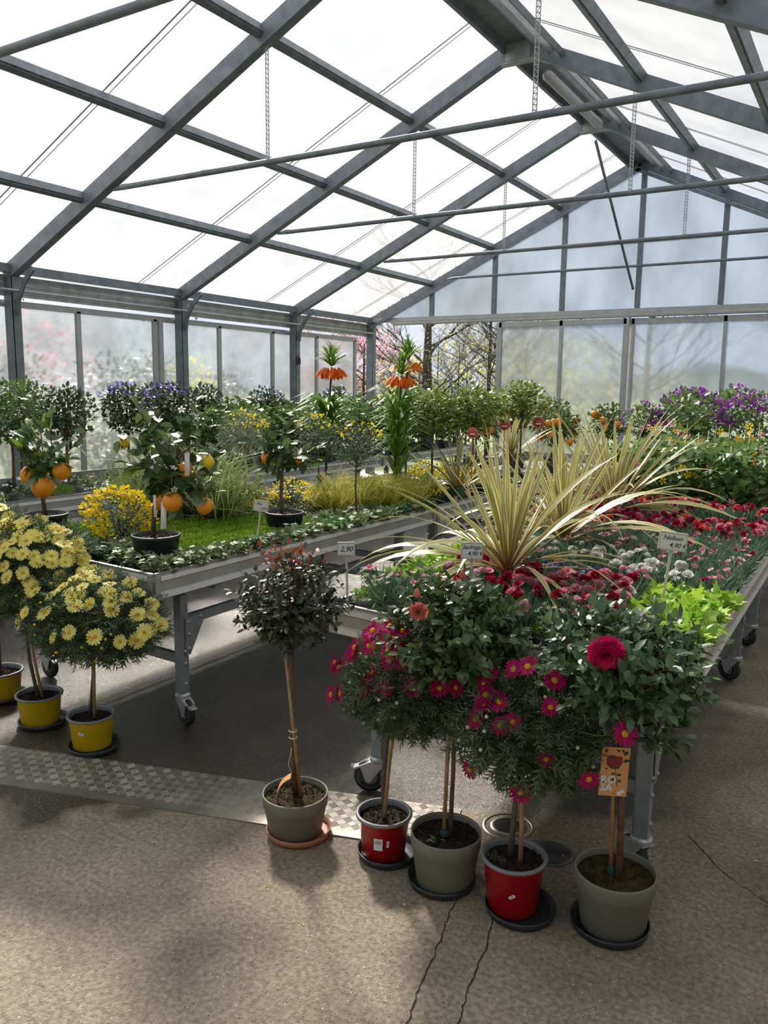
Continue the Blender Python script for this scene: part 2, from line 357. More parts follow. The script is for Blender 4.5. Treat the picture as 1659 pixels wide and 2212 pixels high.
T_IVY = lobed([(0,0),(.18,-.06),(.48,.08),(.30,.30),(.52,.55),(.22,.60),(0,1.0),(-.22,.60),(-.52,.55),(-.30,.30),(-.48,.08),(-.18,-.06)])
T_HEART = lobed([(0,.05),(.20,-.05),(.42,.10),(.40,.42),(.20,.75),(0,1.05),(-.20,.75),(-.40,.42),(-.42,.10),(-.20,-.05)])
def mk_daisy(n, w0, cup=.12):
    V, F = [], []
    for i in range(n):
        a = 2*PI*i/n + random.uniform(-.06,.06); b = random.uniform(-.06,.08); L_ = random.uniform(.9,1.05)
        for (l, ww, z) in ((.18,.05,0),(.6,w0,cup*.6),(.92,w0*.8,cup+b),(1.0,w0*.25,cup+b-.03)):
            x, y = math.cos(a), math.sin(a)
            V += [(x*l*L_-y*ww, y*l*L_+x*ww, z+.015*(i%2)), (x*l*L_+y*ww, y*l*L_-x*ww, z+.015*(i%2))]
        k = i*8; F += [(k,k+1,k+3,k+2),(k+2,k+3,k+5,k+4),(k+4,k+5,k+7,k+6)]
    V = np.array(V)[:, [0,2,1]]*[1,1,-1]       # flower faces +Y
    return V, group(F)
def mk_ruffle(rings, n, seed):
    """double carnation / rose bloom facing +Y"""
    r_ = random.Random(seed); V, F = [], []
    for k, (rad, hgt, tilt) in enumerate(rings):
        for i in range(n):
            a0 = 2*PI*(i + .5*(k % 2))/n; da = PI/n*1.25; base = len(V)
            for (l, zz) in ((.25, 0), (1.0, 1)):
                for s in (-1, -.33, .33, 1):
                    a = a0+s*da; rr = rad*(.2 if l < .5 else 1)*(1+ (r_.uniform(-.14,.14) if l > .5 else 0))
                    z = hgt + (tilt*zz) + (r_.uniform(-.08,.08) if zz else -.25)
                    V.append((rr*math.cos(a), z, rr*math.sin(a)))
            F += [(base+j, base+j+1, base+5+j, base+4+j) for j in range(3)]
    return np.array(V), group(F)
def dome(r, h, n=10, k=4):
    prof = [(r*math.cos(i/k*PI/2)+1e-4, h*math.sin(i/k*PI/2)) for i in range(k+1)]
    mb = MB(); lathe(mb, prof, n); V = mb.v[0][:, [0,2,1]]; return V, mb.f

# ---------------------------------------------------------------- objects
def link(o, parent=None):
    COL.objects.link(o)
    if parent is not None: o.parent = parent
    return o
def empty(name, loc=(0,0,0), rz=0, label=None, cat=None, grp=None, kind=None, tilt=(0,0)):
    o = bpy.data.objects.new(name, None); o.empty_display_size = .05; link(o)
    o.location = loc; o.rotation_euler = (tilt[0], tilt[1], rz)
    return tag(o, label, cat, grp, kind)
def tag(o, label=None, cat=None, grp=None, kind=None):
    if label: o['label'] = label
    if cat: o['category'] = cat
    if grp: o['group'] = grp
    if kind: o['kind'] = kind
    return o
def put(name, me, parent=None, loc=(0,0,0), rot=(0,0,0), scale=1, kind=None, label=None):
    o = bpy.data.objects.new(name, me); link(o, parent); o.location = loc; o.rotation_euler = rot
    o.scale = (scale,)*3 if np.isscalar(scale) else scale
    if kind: o['kind'] = kind
    if label: o['label'] = label
    return o
def putm(name, me, parent, p, R, s=1):
    o = bpy.data.objects.new(name, me); link(o, parent)
    m = Matrix([[*(R[i]*s), p[i]] for i in range(3)] + [[0,0,0,1]]); o.matrix_local = m; return o
def mk(name, mats, fn, smooth=True):
    mb = MB(); fn(mb); return mb.mesh(name, mats, smooth)
ORD = ['first','second','third','fourth','fifth','sixth','seventh','eighth','ninth','tenth','eleventh','twelfth','thirteenth','fourteenth','fifteenth','sixteenth','seventeenth','eighteenth','nineteenth','twentieth']

# ================================================================ STRUCTURE
D = 2.5
XL, XR_, XE = -8.17, -3.39, 1.39      # left wall, ridge, right wall
ZE, ZR = 2.80, 5.01
YF = [-1.96, .54, 3.04, 5.54, 8.04, 10.54, 12.85]
YB, YG = -4.2, 12.85
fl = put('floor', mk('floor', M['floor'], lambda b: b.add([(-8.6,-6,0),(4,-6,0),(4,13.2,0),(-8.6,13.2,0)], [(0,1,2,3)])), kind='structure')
gr = put('ground', mk('ground', M['grassland'], lambda b: b.add([(-90,-40,-.06),(60,-40,-.06),(60,140,-.06),(-90,140,-.06)], [(0,1,2,3)])), kind='structure')

def crack(pts, seed):
    r_ = random.Random(seed); mb = MB(); P_ = []
    for (x0,y0),(x1,y1) in zip(pts, pts[1:]):
        for k in range(7):
            t = k/7; P_.append((x0+(x1-x0)*t+r_.uniform(-.0035,.0035), y0+(y1-y0)*t))
    V = []
    for x, y in P_: ww = r_.uniform(.0012,.0028); V += [(x-ww,y,.0012),(x+ww,y,.0012)]
    mb.add(V, [(2*i,2*i+1,2*i+3,2*i+2) for i in range(len(P_)-1)]); return mb.mesh('crack', M['crack'], False)
put('crack', crack([(-1.0,2.15),(-0.992,2.057),(-0.973,1.979),(-0.942,1.856),(-0.923,1.76),(-0.909,1.689),(-0.882,1.591),(-.85,1.45),(-.8,1.2)], 1), fl)
put('crack', crack([(-.87,2.15),(-0.865,2.086),(-0.833,1.972),(-0.816,1.881),(-0.804,1.795),(-0.787,1.718),(-0.772,1.66),(-.75,1.5),(-.71,1.2)], 2), fl)
put('crack', crack([(-.45,2.9),(-.30,2.72),(-.12,2.60),(.1,2.52),(.3,2.48)], 3), fl)

# checker plate strip with raised bars
pl = empty('checker_plate', (-1.171,2.629,0), math.radians(17.4), 'long strip of worn metal checker plate let into the concrete in front of tables', 'metal plate')
def plate(b):
    box(b, (-1.35,-.15,.002), (2.58,.30,.006)); 
put('plate_sheet', mk('plate_sheet', M['checker'], plate, False), pl)
def bars(b):
    Vt = np.array([(-.5,-.5,0),(.5,-.5,0),(.5,.5,0),(-.5,.5,0),(-.38,0,1),(.38,0,1)]); Ft = group([(0,1,5,4),(2,3,4,5),(0,4,3),(1,2,5)])
    P_, Dd = [], []
    pitch = .042
    for i in range(int(2.56/pitch)):
        for j in range(int(.29/pitch)):
            par = (i+j) % 2; cx_, cy_ = -.08-i*pitch, -.022-j*pitch
            for k in range(5):
                o = (k-2)*.0072
                a = PI/4 if par else -PI/4
                P_.append((cx_ - math.sin(a)*o, cy_ + math.cos(a)*o, .005)); Dd.append((-math.sin(a), math.cos(a), 0))
    P_ = np.array(P_); Dd = np.array(Dd, float); R = rots(Dd, np.tile([0,0,1.], (len(P_),1)))
    W = (Vt*np.array([.034,.0030,.0016]))[None] @ R.transpose(0,2,1) + P_[:,None]
    off = (np.arange(len(P_))*6)[:,None,None]
    b.add(W.reshape(-1,3), [(f[None]+off).reshape(-1,f.shape[1]) for f in Ft])
put('tread_bars', mk('tread_bars', M['checker'], bars, False), pl, kind='stuff')
dr = empty('floor_drain', (-1.03,2.60,0), 0, 'round open floor drain with metal rings behind the red pots', 'drain')
put('drain_ring', mk('drain_ring', M['checker'], lambda b: (lathe(b, [(.052,.004),(.062,.006),(.068,.002)], 28), lathe(b, [(.085,.002),(.09,.005),(.096,.001)], 28))), dr)
put('drain_hole', mk('drain_hole', M['crack'], lambda b: lathe(b, [(.0001,.0022),(.052,.0024)], 28)), dr)
cv = empty('drain_cover', (-.835,2.515,0), 0, 'round patchy metal cover lying on the floor behind the red pot', 'cover')
M['cover'] = mat('patchy_cover', (.10,.10,.095), .4, .4, .6, 14)
put('cover_disc', mk('cover_disc', M['cover'], lambda b: lathe(b, [(.0001,.008),(.068,.008),(.076,.006),(.077,.0)], 32)), cv)
put('bolt', mk('bolt', M['steel'], lambda b: lathe(b, [(.006,.008),(.006,.011),(.0001,.011)], 8, 0, (.045,0,0))), cv)
put('bolt', mk('bolt', M['steel'], lambda b: lathe(b, [(.006,.008),(.006,.011),(.0001,.011)], 8, 0, (-.045,.01,0))), cv)

# ---- roof
roof = empty('ceiling', (0,0,0), kind='structure')
SL = np.array([XR_-XL, 0, ZR-ZE]); SLn = SL/np.linalg.norm(SL); NL = np.array([-SLn[2],0,SLn[0]])
SR = np.array([XR_-XE, 0, ZR-ZE]); SRn = SR/np.linalg.norm(SR); NR = np.array([SRn[2]*1.0,0,-SRn[0]]); NR = np.array([abs(SRn[2]),0,abs(SRn[0])])
E0, E1 = np.array([XL,0,ZE]), np.array([XE,0,ZE])
def onslope(side, t, y, lift=0):
    p = (E0 + SL*t + NL*lift) if side == 0 else (E1 + SR*t + NR*lift); return np.array([p[0], y, p[2]])
TT = [-.03, .2663, .5065, .7465, 1.0]
ys = [YB] + YF
for side in (0,1):
    up = NL if side == 0 else NR
    for a, b_ in zip(ys, ys[1:]):
        for t0, t1 in zip(TT, TT[1:]):
            c = [onslope(side,t0,a,.10), onslope(side,t1,a,.10), onslope(side,t1,b_,.10), onslope(side,t0,b_,.10)]
            put('roof_panel', mk('roof_panel', M['roof'], lambda b: b.add(c, [(0,1,2,3)]), False), roof)
        for t in (.2663,.5065,.7465):
            put('purlin', mk('purlin', M['steel'], lambda b: (bar(b, onslope(side,t,a,.045), onslope(side,t,b_,.045), .085, .08, up), bar(b, onslope(side,t,a,.0), onslope(side,t,b_,.0), .05, .02, up)), False), roof)
        # sheet joints
        ym = (a+b_)/2+.55
        put('joint_strip', mk('joint_strip', M['sheet'], lambda b: (bar(b, onslope(side,-.02,ym,.092), onslope(side,.99,ym,.092), .012, .006, up), bar(b, onslope(side,-.02,ym+.06,.092), onslope(side,.99,ym+.06,.092), .006, .006, up)), False), roof)
    for y in YF[:-1] + [YG]:
        wd, dp = (.095,.15) if y < 12 else (.10,.13)
        def raf(b):
            bar(b, onslope(side,-.01,y,0), onslope(side,1.0,y,0), wd, dp, up)
        put('rafter', mk('rafter', M['steel'], raf, False), roof)
        if y < 12:
            a_ = onslope(side,.0,y,-.05); s_ = 1 if side == 0 else -1
            # curved corner brace
            P_ = [a_+np.array([s_*.06,0,-.42]), a_+np.array([s_*.09,0,-.25]), a_+np.array([s_*.20,0,-.08]), a_+np.array([s_*.36,0,.06])]
            put('corner_brace', mk('corner_brace', M['steel'], lambda b: [bar(b, p, q, .06, .02, (0,1,0)) for p, q in zip(P_, P_[1:])], False), roof)
put('ridge_beam', mk('ridge_beam', M['steel'], lambda b: (bar(b, (XR_,YB,ZR+.06), (XR_,YG,ZR+.06), .22, .10), bar(b, (XR_-.14,YB,ZR-.01), (XR_-.14,YG,ZR-.01), .04, .12)), False), roof)
for k, off in enumerate((.22,.36,.50)):
    put('vent_rail', mk('vent_rail', M['alu' if k == 1 else 'steel'], lambda b: bar(b, onslope(1, 1-off/5.2, YB, .03), onslope(1, 1-off/5.2, YG, .03), .035, .05, NR), False), roof)
put('vent_flap', mk('vent_flap', M['bark_grey'], lambda b: bar(b, onslope(1, .985, YB, .06), onslope(1,.985,YG,.06), .14, .01, NR), False), roof)
for y in YF[:-1]:
    put('ridge_bracket', mk('ridge_bracket', M['sheet'], lambda b: (box(b, (XR_,y,ZR-.07), (.26,.10,.16)), bar(b, (XR_-.2,y,ZR-.16),(XR_+.2,y,ZR-.16),.09,.02)), False), roof)
# rack gear of the roof vent near the ridge (long rounded light rail)
put('vent_gear', mk('vent_gear', M['frame'], lambda b: tube(b, [(XR_+.16,8.35,ZR-.20),(XR_+.16,8.42,ZR-.19),(XR_+.16,10.2,ZR-.19),(XR_+.16,10.27,ZR-.20)], [.02,.055,.055,.02], 10)), roof)
# tie rods, hangers
ZT = 1.6+2.5*(.479+.3571*.8854-.0471)
ZT = 3.47
for y in [.54,3.04,5.54,8.04,10.54,12.62]:
    x0 = XL + .3571*(XR_-XL)+.02; x1 = 2*XR_-x0; sag = .0
    put('tie_rod', mk('tie_rod', M['steel'], lambda b: tube(b, [(x0-.05,y,ZT-.01),(x0+.08,y,ZT),(XR_,y,ZT),(x1-.08,y,ZT),(x1+.05,y,ZT-.01)], [.012,.026,.026,.026,.012] if y < 12 else [.01,.02,.02,.02,.01], 10)), roof)
    if y > 12: continue
    for side in (0,1):
        pt = onslope(side,.7465,y,-.07)
        def strap(b):
            n = int((pt[2]-ZT)/.036); dz = (pt[2]-ZT)/n
            for i in range(n):
                z0 = ZT+i*dz
                for s in (-1,1):
                    bar(b, (pt[0]+s*.015,y,z0), (pt[0]+s*.015,y,z0+dz), .007, .004, (0,1,0))
                bar(b, (pt[0]-.012,y,z0), (pt[0]+.012,y,z0), .004, .006)
                bar(b, (pt[0]-.012,y,z0), (pt[0]+.012,y,z0+dz), .004, .003, (0,1,0))
        put('hanger_strap', mk('hanger_strap', M['sheet'], strap, False), roof)
put('diagonal_brace', mk('diagonal_brace', M['steel'], lambda b: tube(b, [(XR_,10.62,ZR-.25),(XR_+.02,12.75,3.15)], .02, 8)), roof)

# ---- left wall
wl = empty('wall_left', (XL,0,0), kind='structure')
def wput(name, m, fn, parent=wl, ox=XL): 
    return put(name, mk(name, m, fn, False), parent, (-ox if parent is wl else 0, 0, 0))
def post(b, x, y, z1, w_=.12):
    # C-shaped post
    box(b, (x,y-w_*.40,z1/2), (w_,w_*.2,z1)); box(b, (x+w_*.44,y+.05*w_,z1/2), (w_*.12,w_*.9,z1)); box(b, (x-w_*.44,y+.05*w_,z1/2), (w_*.12,w_*.9,z1)); box(b, (x+w_*.3,y+w_*.46,z1/2), (w_*.3,w_*.08,z1))
for y in YF: wput('post', M['steel'], lambda b: post(b, XL, y, 2.82))
for a, b_ in zip(ys, ys[1:]):
    wput('eave_beam', M['steel'], lambda b: bar(b, (XL+.02,a,2.83), (XL+.02,b_,2.83), .10, .09))
    def sheet(b):
        for k in range(6):
            z = 2.56+k*.038; bar(b, (XL-.06,a+.02,z), (XL-.06,b_-.02,z), .03+.012*(k % 2), .034)
    wput('corrugated_sheet', M['sheet'], sheet)
    wput('gutter_pipe', M['frame'], lambda b: tube(b, [(XL+.06,a,2.60),(XL+.06,b_,2.60)], .016, 8))
ym = [2.80,4.03,5.25,6.46,7.66,8.89,10.1,11.28,12.46]
for k, (a, b_) in enumerate(zip(ym, ym[1:])):
    wput('side_panel', M['side'], lambda b: box(b, (XL-.12,(a+b_)/2,1.25), (.010,b_-a-.02,2.36)))
for y in ym: wput('mullion', M['frame'], lambda b: box(b, (XL-.11,y,1.25), (.05,.055,2.42)))
wput('mullion', M['frame'], lambda b: box(b, (XL-.09,7.74,1.25), (.05,.07,2.42)))
wput('top_rail', M['frame'], lambda b: box(b, (XL-.11,7.6,2.47), (.05,9.75,.07)))
wput('bottom_rail', M['frame'], lambda b: box(b, (XL-.11,7.6,.04), (.05,9.75,.08)))
ys2 = [YB,-2.9,-1.6,-.3,1.0,2.2]
for a, b_ in zip(ys2, ys2[1:]):
    wput('side_panel', M['side'], lambda b: box(b, (XL-.12,(a+b_)/2,1.25), (.010,b_-a-.02,2.36)))
    wput('mullion', M['frame'], lambda b: box(b, (XL-.11,a,1.25), (.05,.055,2.42)))
sv = tag(put('wall_switch', mk('wall_switch', M['rubber'], lambda b: (box(b, (0,0,0), (.05,.07,.11)), box(b, (.03,0,.0), (.02,.04,.05)), tube(b, [(0,0,.05),(0,.0,.09)], .012, 8)), False), None, (XL+.095,10.50,2.02)), 'small black box fixed to the third left wall post', 'switch')

# ---- gable (back wall)
wg = empty('wall_back', (0,YG,0), kind='structure')
def gput(name, m, fn): return put(name, mk(name, m, fn, False), wg, (0,-YG,0))
def zroof(x): return ZE + (ZR-ZE)*(1-abs(x-XR_)/(XR_-XL))
gx = [-8.09,-6.89,-5.70,-4.51,-3.31,-2.11,-.9,.3,1.31]
for a, b_ in zip(gx, gx[1:]):
    z0 = 2.86
    c = [(a,z0),(b_,z0),(b_,zroof(b_)-.03),(a,zroof(a)-.03)]
    if a < XR_ < b_: c = [(a,z0),(b_,z0),(b_,zroof(b_)-.03),(XR_,ZR-.03),(a,zroof(a)-.03)]
    n = len(c); V = [(x,YG-.005,z) for x, z in c] + [(x,YG+.005,z) for x, z in c]
    F = [tuple(range(n)), tuple(range(n,2*n))[::-1]] + [((i+1)%n, i, n+i, n+(i+1)%n) for i in range(n)]
    gput('gable_panel', M['gable'], lambda b: b.add(V, F))
for x in gx[1:-1]: gput('mullion', M['steel'], lambda b: box(b, (x,YG-.03,(2.80+zroof(x))/2), (.075,.06,zroof(x)-2.80)))
gput('cross_rail', M['sheet'], lambda b: box(b, (-3.31,YG-.03,3.86), (2.40,.04,.05)))
gput('lintel', M['frame'], lambda b: (box(b, (-3.39,YG-.02,2.83), (9.5,.10,.07)), box(b, (-3.0,YG-.12,2.76), (9.3,.05,.035)), box(b, (-3.0,YG-.02,2.745), (9.3,.03,.02))))
gput('gable_trim', M['steel'], lambda b: [bar(b, onslope(s,0,YG-.12,-.12), onslope(s,1,YG-.12,-.12), .03, .05, NL if s == 0 else NR) for s in (0,1)])
for x in (XL, XE): gput('post', M['steel'], lambda b: post(b, x, YG, 2.82, .13))
# sliding doors in the gable (the first bay stands open)
dn = 0
for a, b_, yy in ((-5.53,-3.42,12.70),(-3.36,-1.0,12.78),(-.98,1.3,12.70)):
    dn += 1
    dd = empty('door_%d' % dn, (a,yy,0), kind='structure'); mids = [a+1.07] if dn == 1 else ([a+1.35] if dn == 2 else [a+1.14])
    sx_ = [a]+mids+[b_]
    for p, q in zip(sx_, sx_[1:]):
        put('door_panel', mk('door_panel', M['side'], lambda b: box(b, ((p+q)/2-a,0,1.36), (q-p-.06,.010,2.58)), False), dd)
    for i, x in enumerate(sx_):
        put('stile', mk('stile', M['frame'], lambda b: box(b, (x-a,0,1.36), (.085 if i in (0,2) else .05,.045,2.70)), False), dd)
    for z in (.06,2.67): put('rail', mk('rail', M['frame'], lambda b: box(b, ((b_-a)/2,0,z), (b_-a,.045,.085)), False), dd)
# ---- unseen right wall made opaque to darken its side, front gable glazed for light
M['shade_wall'] = mat('opaque_shading_wall', (.30,.29,.28), .9, 0, .1, 3)
wr = empty('wall_right', (XE,0,0), kind='structure')
for a, b_ in zip(ys, ys[1:]):
    put('side_panel', mk('side_panel', M['shade_wall'], lambda b: box(b, (.05,(a+b_)/2,1.4), (.01,b_-a,2.8)), False), wr)
for y in YF[:-1]: put('post', mk('post', M['steel'], lambda b: post(b, 0, y, 2.82), False), wr)
wf = put('wall_front', mk('wall_front', M['gable'], lambda b: b.add([(XL,YB,0),(XE,YB,0),(XE,YB,ZE),(XR_,YB,ZR),(XL,YB,ZE),(XL,YB-.1,0),(XE,YB-.1,0),(XE,YB-.1,ZE),(XR_,YB-.1,ZR),(XL,YB-.1,ZE)], [(4,3,2,1,0),(5,6,7,8,9)]), False), kind='structure')

# ================================================================ TABLES
def caster_meshes():
    wheel = mk('wheel', M['rubber'], lambda b: lathe(b, [(.030,-.016),(.058,-.016),(.064,-.010),(.065,0),(.064,.010),(.058,.016),(.030,.016)], 24))
    hub = mk('wheel_hub', M['wheelhub'], lambda b: lathe(b, [(.0001,-.012),(.012,-.018),(.014,-.010),(.034,-.010),(.048,-.017),(.048,.017),(.034,.010),(.014,.010),(.012,.018),(.0001,.012)], 20))
    def fork(b):
        lathe(b, [(.0001,.152),(.030,.152),(.036,.145),(.036,.135),(.030,.128),(.0001,.128)], 20)
        for s in (-1,1):
            V = [(-.034,s*.022,.132),(.034,s*.022,.132),(.072,s*.022,.110),(.050,s*.022,.05),(.034,s*.022,.045),(.005,s*.022,.085)]
            W = V + [(x,y+s*.004,z) for x,y,z in V]; n = 6
            b.add(W, [tuple(range(n)), tuple(range(n,2*n))[::-1]] + [(i,(i+1)%n,n+(i+1)%n,n+i) for i in range(n)])
        box(b, (.0,0,.130), (.07,.048,.006))
        b2 = [(-.034,-.024,.132),(.034,-.024,.132),(.075,-.024,.112),(.034,.024,.132),(-.034,.024,.132),(.075,.024,.112)]
        b.add(b2, [(1,2,5,3),(0,1,3,4)])
    forkm = mk('caster_fork', M['caster'], fork, False)
    ped = mk('brake_pedal', M['caster'], lambda b: (bar(b, (.06,0,.112), (.10,0,.098), .034, .008), bar(b, (.10,0,.098), (.112,0,.104), .030, .008)), False)
    return wheel, hub, forkm, ped
CW = caster_meshes()
LEG_H0, LEG_H1 = .14, .63
leg_me = mk('leg', M['steel_light'], lambda b: (box(b, (0,0,(LEG_H0+LEG_H1)/2), (.046,.046,LEG_H1-LEG_H0)), [box(b, (s*.026,0,.38), (.006,.030,.46)) for s in (-1,)]), False)
screw_me = mk('levelling_screw', M['alu'], lambda b: (lathe(b, [(.009,.625),(.009,.69)], 10), lathe(b, [(.016,.640),(.016,.652),(.010,.652)], 6), lathe(b, [(.024,.628),(.024,.634),(.009,.634)], 16)))
bolt_me = mk('bolt', M['alu'], lambda b: (lathe(b, [(.009,0),(.009,.003),(.007,.003),(.007,.008),(.0001,.009)], 8)))
def leg_unit(root, x, y, rz, gus):
    l = put('leg', leg_me, root, (x,y,0)); put('levelling_screw', screw_me, l)
    for z in (.20,.30,.36): put('bolt', bolt_me, l, (.023,0,z), (0,PI/2,0))
    if gus:
        s = gus
        V = [(.026,0,.52),(.026,s*.12,.53),(.026,s*.12,.49),(.026,s*.03,.34),(.026,0,.34)]
        W = V+[(x_+.004,y_,z_) for x_,y_,z_ in V]; n = 5
        put('gusset_plate', mk('gusset_plate', M['steel_light'], lambda b: b.add(W, [tuple(range(n)), tuple(range(n,2*n))[::-1]] + [(i,(i+1)%n,n+(i+1)%n,n+i) for i in range(n)]), False), l)
        for yy, zz in ((.02,.50),(.02,.44),(.02,.37),(.10,.51)): put('bolt', bolt_me, l, (.030,s*yy,zz), (0,PI/2,0))
    c = put('caster', CW[2], root, (x,y,0), (0,0,rz))
    put('wheel', CW[0], c, (.034,0,.065), (PI/2,0,0)); put('wheel_hub', CW[1], c, (.034,0,.065), (PI/2,0,0)); put('brake_pedal', CW[3], c)
def tray_table(label, p00, p10, p11, p01, zt, legs, rails=True, grp='rolling plant tables'):
    """corners: front left, front right, back right, back left (x, y)"""
    cx_ = (p00[0]+p10[0]+p11[0]+p01[0])/4; cy_ = (p00[1]+p10[1]+p11[1]+p01[1])/4
    root = empty('plant_table', (cx_,cy_,0), 0, label, 'table', grp)
    L_ = lambda p: np.array([p[0]-cx_, p[1]-cy_])
    C = [L_(p) for p in (p00,p10,p11,p01)]
    zb = zt-.12
    put('tray_bottom', mk('tray_bottom', M['pot_mid'], lambda b: b.add([(*c, zb+.02) for c in C]+[(*c, zb+.012) for c in C], [(0,1,2,3),(7,6,5,4)]), False), root)
    for i in range(4):
        a, c = C[i], C[(i+1)%4]; d = c-a; d = d/np.linalg.norm(d); n_ = np.array([d[1],-d[0]])
        def side(b):
            # ribbed edge profile (outward, height)
            prof = [(-.004,zb),(.004,zb),(.006,zb+.004),(.006,zb+.030),(.002,zb+.034),(.002,zb+.078),(.006,zb+.082),(.006,zb+.104),(.002,zb+.107),(.003,zb+.116),(.006,zt),(-.010,zt),(-.010,zt-.006),(-.004,zt-.006)]
            k = len(prof); V = []
            for q, sg in ((a,-1),(c,1)):
                for o_, z in prof: p = q + n_*o_ + d*sg*max(o_,0); V.append((p[0],p[1],z))
            b.add(V, [(j,(j+1)%k,k+(j+1)%k,k+j) for j in range(k)])
        s = put('tray_side', mk('tray_side', M['alu'], side, False), root)
        for z in (zb+.017, zb+.093):
            hh = .024 if z < zb+.05 else .020
            put('bright_strip', mk('bright_strip', M['alu_bright'], lambda b: bar(b, (*(a+n_*.007+d*.035), z), (*(c+n_*.007-d*.035), z), .003, hh), False), s)
        e1 = lambda b: (bar(b, (*(a+n_*.008+d*.002),zb+.06), (*(a+n_*.008+d*.03),zb+.06), .004, .112))
        e2 = lambda b: (bar(b, (*(c+n_*.008-d*.002),zb+.06), (*(c+n_*.008-d*.03),zb+.06), .004, .112))
        for e in (e1,e2): put('corner_plate', mk('corner_plate', M['alu'], e, False), s)
        for q in (a+d*.015, c-d*.015):
            for z in (zb+.025, zb+.095):
                put('rivet', bolt_me, s, (q[0]+n_[0]*.009, q[1]+n_[1]*.009, z), (PI/2,0,math.atan2(d[1],d[0])), .45)
    for x, y, rz, gus in legs: leg_unit(root, x-cx_, y-cy_, rz, gus)
    if rails and len(legs) >= 4:
        (x0,y0),(x1,y1),(x2,y2),(x3,y3) = [(l[0]-cx_, l[1]-cy_) for l in legs[:4]]
        for (ax,ay),(bx,by),z in (((x0,y0),(x1,y1),.32),((x3,y3),(x2,y2),.32),((x0,y0),(x3,y3),.505),((x1,y1),(x2,y2),.505)):
            put('cross_rail', mk('cross_rail', M['steel_light'], lambda b: bar(b, (ax,ay,z), (bx,by,z), .03, .045), False), root)
        for yy in np.linspace(y0+.1, y3-.1, 4):
            put('tray_support', mk('tray_support', M['steel_light'], lambda b: bar(b, (C[0][0]+.02,yy,zb-.015), (C[1][0]-.02,yy,zb-.015), .04, .03), False), root)
    return root
ZT_ = .80
tray_table('near right silver rolling table crowded with carnations and three striped cordylines', (-1.70,2.41), (-.41,2.30), (-.41,4.93), (-1.70,4.93), ZT_,
    [(-1.575,2.565,3.6,1),(-.54,2.545,2.5,1),(-.555,4.70,2.7,-1),(-1.57,4.70,2,-1)])
tray_table('second table behind the near right one, under green climbers with orange flowers', (-1.70,5.12), (-.41,5.12), (-.41,7.66), (-1.70,7.66), ZT_,
    [(-1.57,5.43,2,1),(-.56,5.43,2.6,1),(-.56,7.4,1,-1),(-1.57,7.4,2,-1)])
tray_table('third table of the right row, under the purple bougainvilleas', (-2.2,7.80), (-.41,7.80), (-.41,10.4), (-2.2,10.4), ZT_,
    [(-2.05,8.1,2,1),(-.56,8.1,1,1),(-.56,10.1,1,-1),(-2.05,10.1,2,-1)])
tray_table('near left silver rolling table with citrus trees, green carpet plants and ivy edging', (-3.92,2.43), (-2.585,2.345), (-2.56,4.87), (-3.92,4.87), ZT_,
    [(-3.80,2.66,-.1,0),(-2.712,2.618,-.30,1),(-2.70,4.62,.4,-1),(-3.80,4.62,2,-1)])
tray_table('second left table with green box planters under standard roses', (-3.92,4.90), (-2.555,4.90), (-2.555,7.40), (-3.92,7.40), ZT_,
    [(-3.78,5.2,2,1),(-2.70,5.12,.3,1),(-2.70,7.1,1,-1),(-3.78,7.1,2,-1)])
tray_table('third left table far back under citrus and broom plants', (-3.92,7.5), (-2.555,7.5), (-2.555,10.0), (-3.92,10.0), ZT_,
    [(-3.78,7.8,2,1),(-2.70,7.8,.3,1),(-2.70,9.7,1,-1),(-3.78,9.7,2,-1)])
for k, (y0, y1, lb) in enumerate(((2.9,5.5,'nearest table of the wall row, under thyme pots and purple flowered standards'), (5.55,8.1,'middle table of the wall row under leafy green bushes'), (8.15,10.7,'farthest table of the wall row under leafy green bushes'))):
    tray_table(lb, (-6.30,y0), (-5.0,y0), (-5.0,y1), (-6.30,y1), ZT_, [(-6.15,y0+.3,2,1),(-5.13,y0+.3,.3,1),(-5.13,y1-.3,1,-1),(-6.15,y1-.3,2,-1)])
TZ = .702   # tray floor

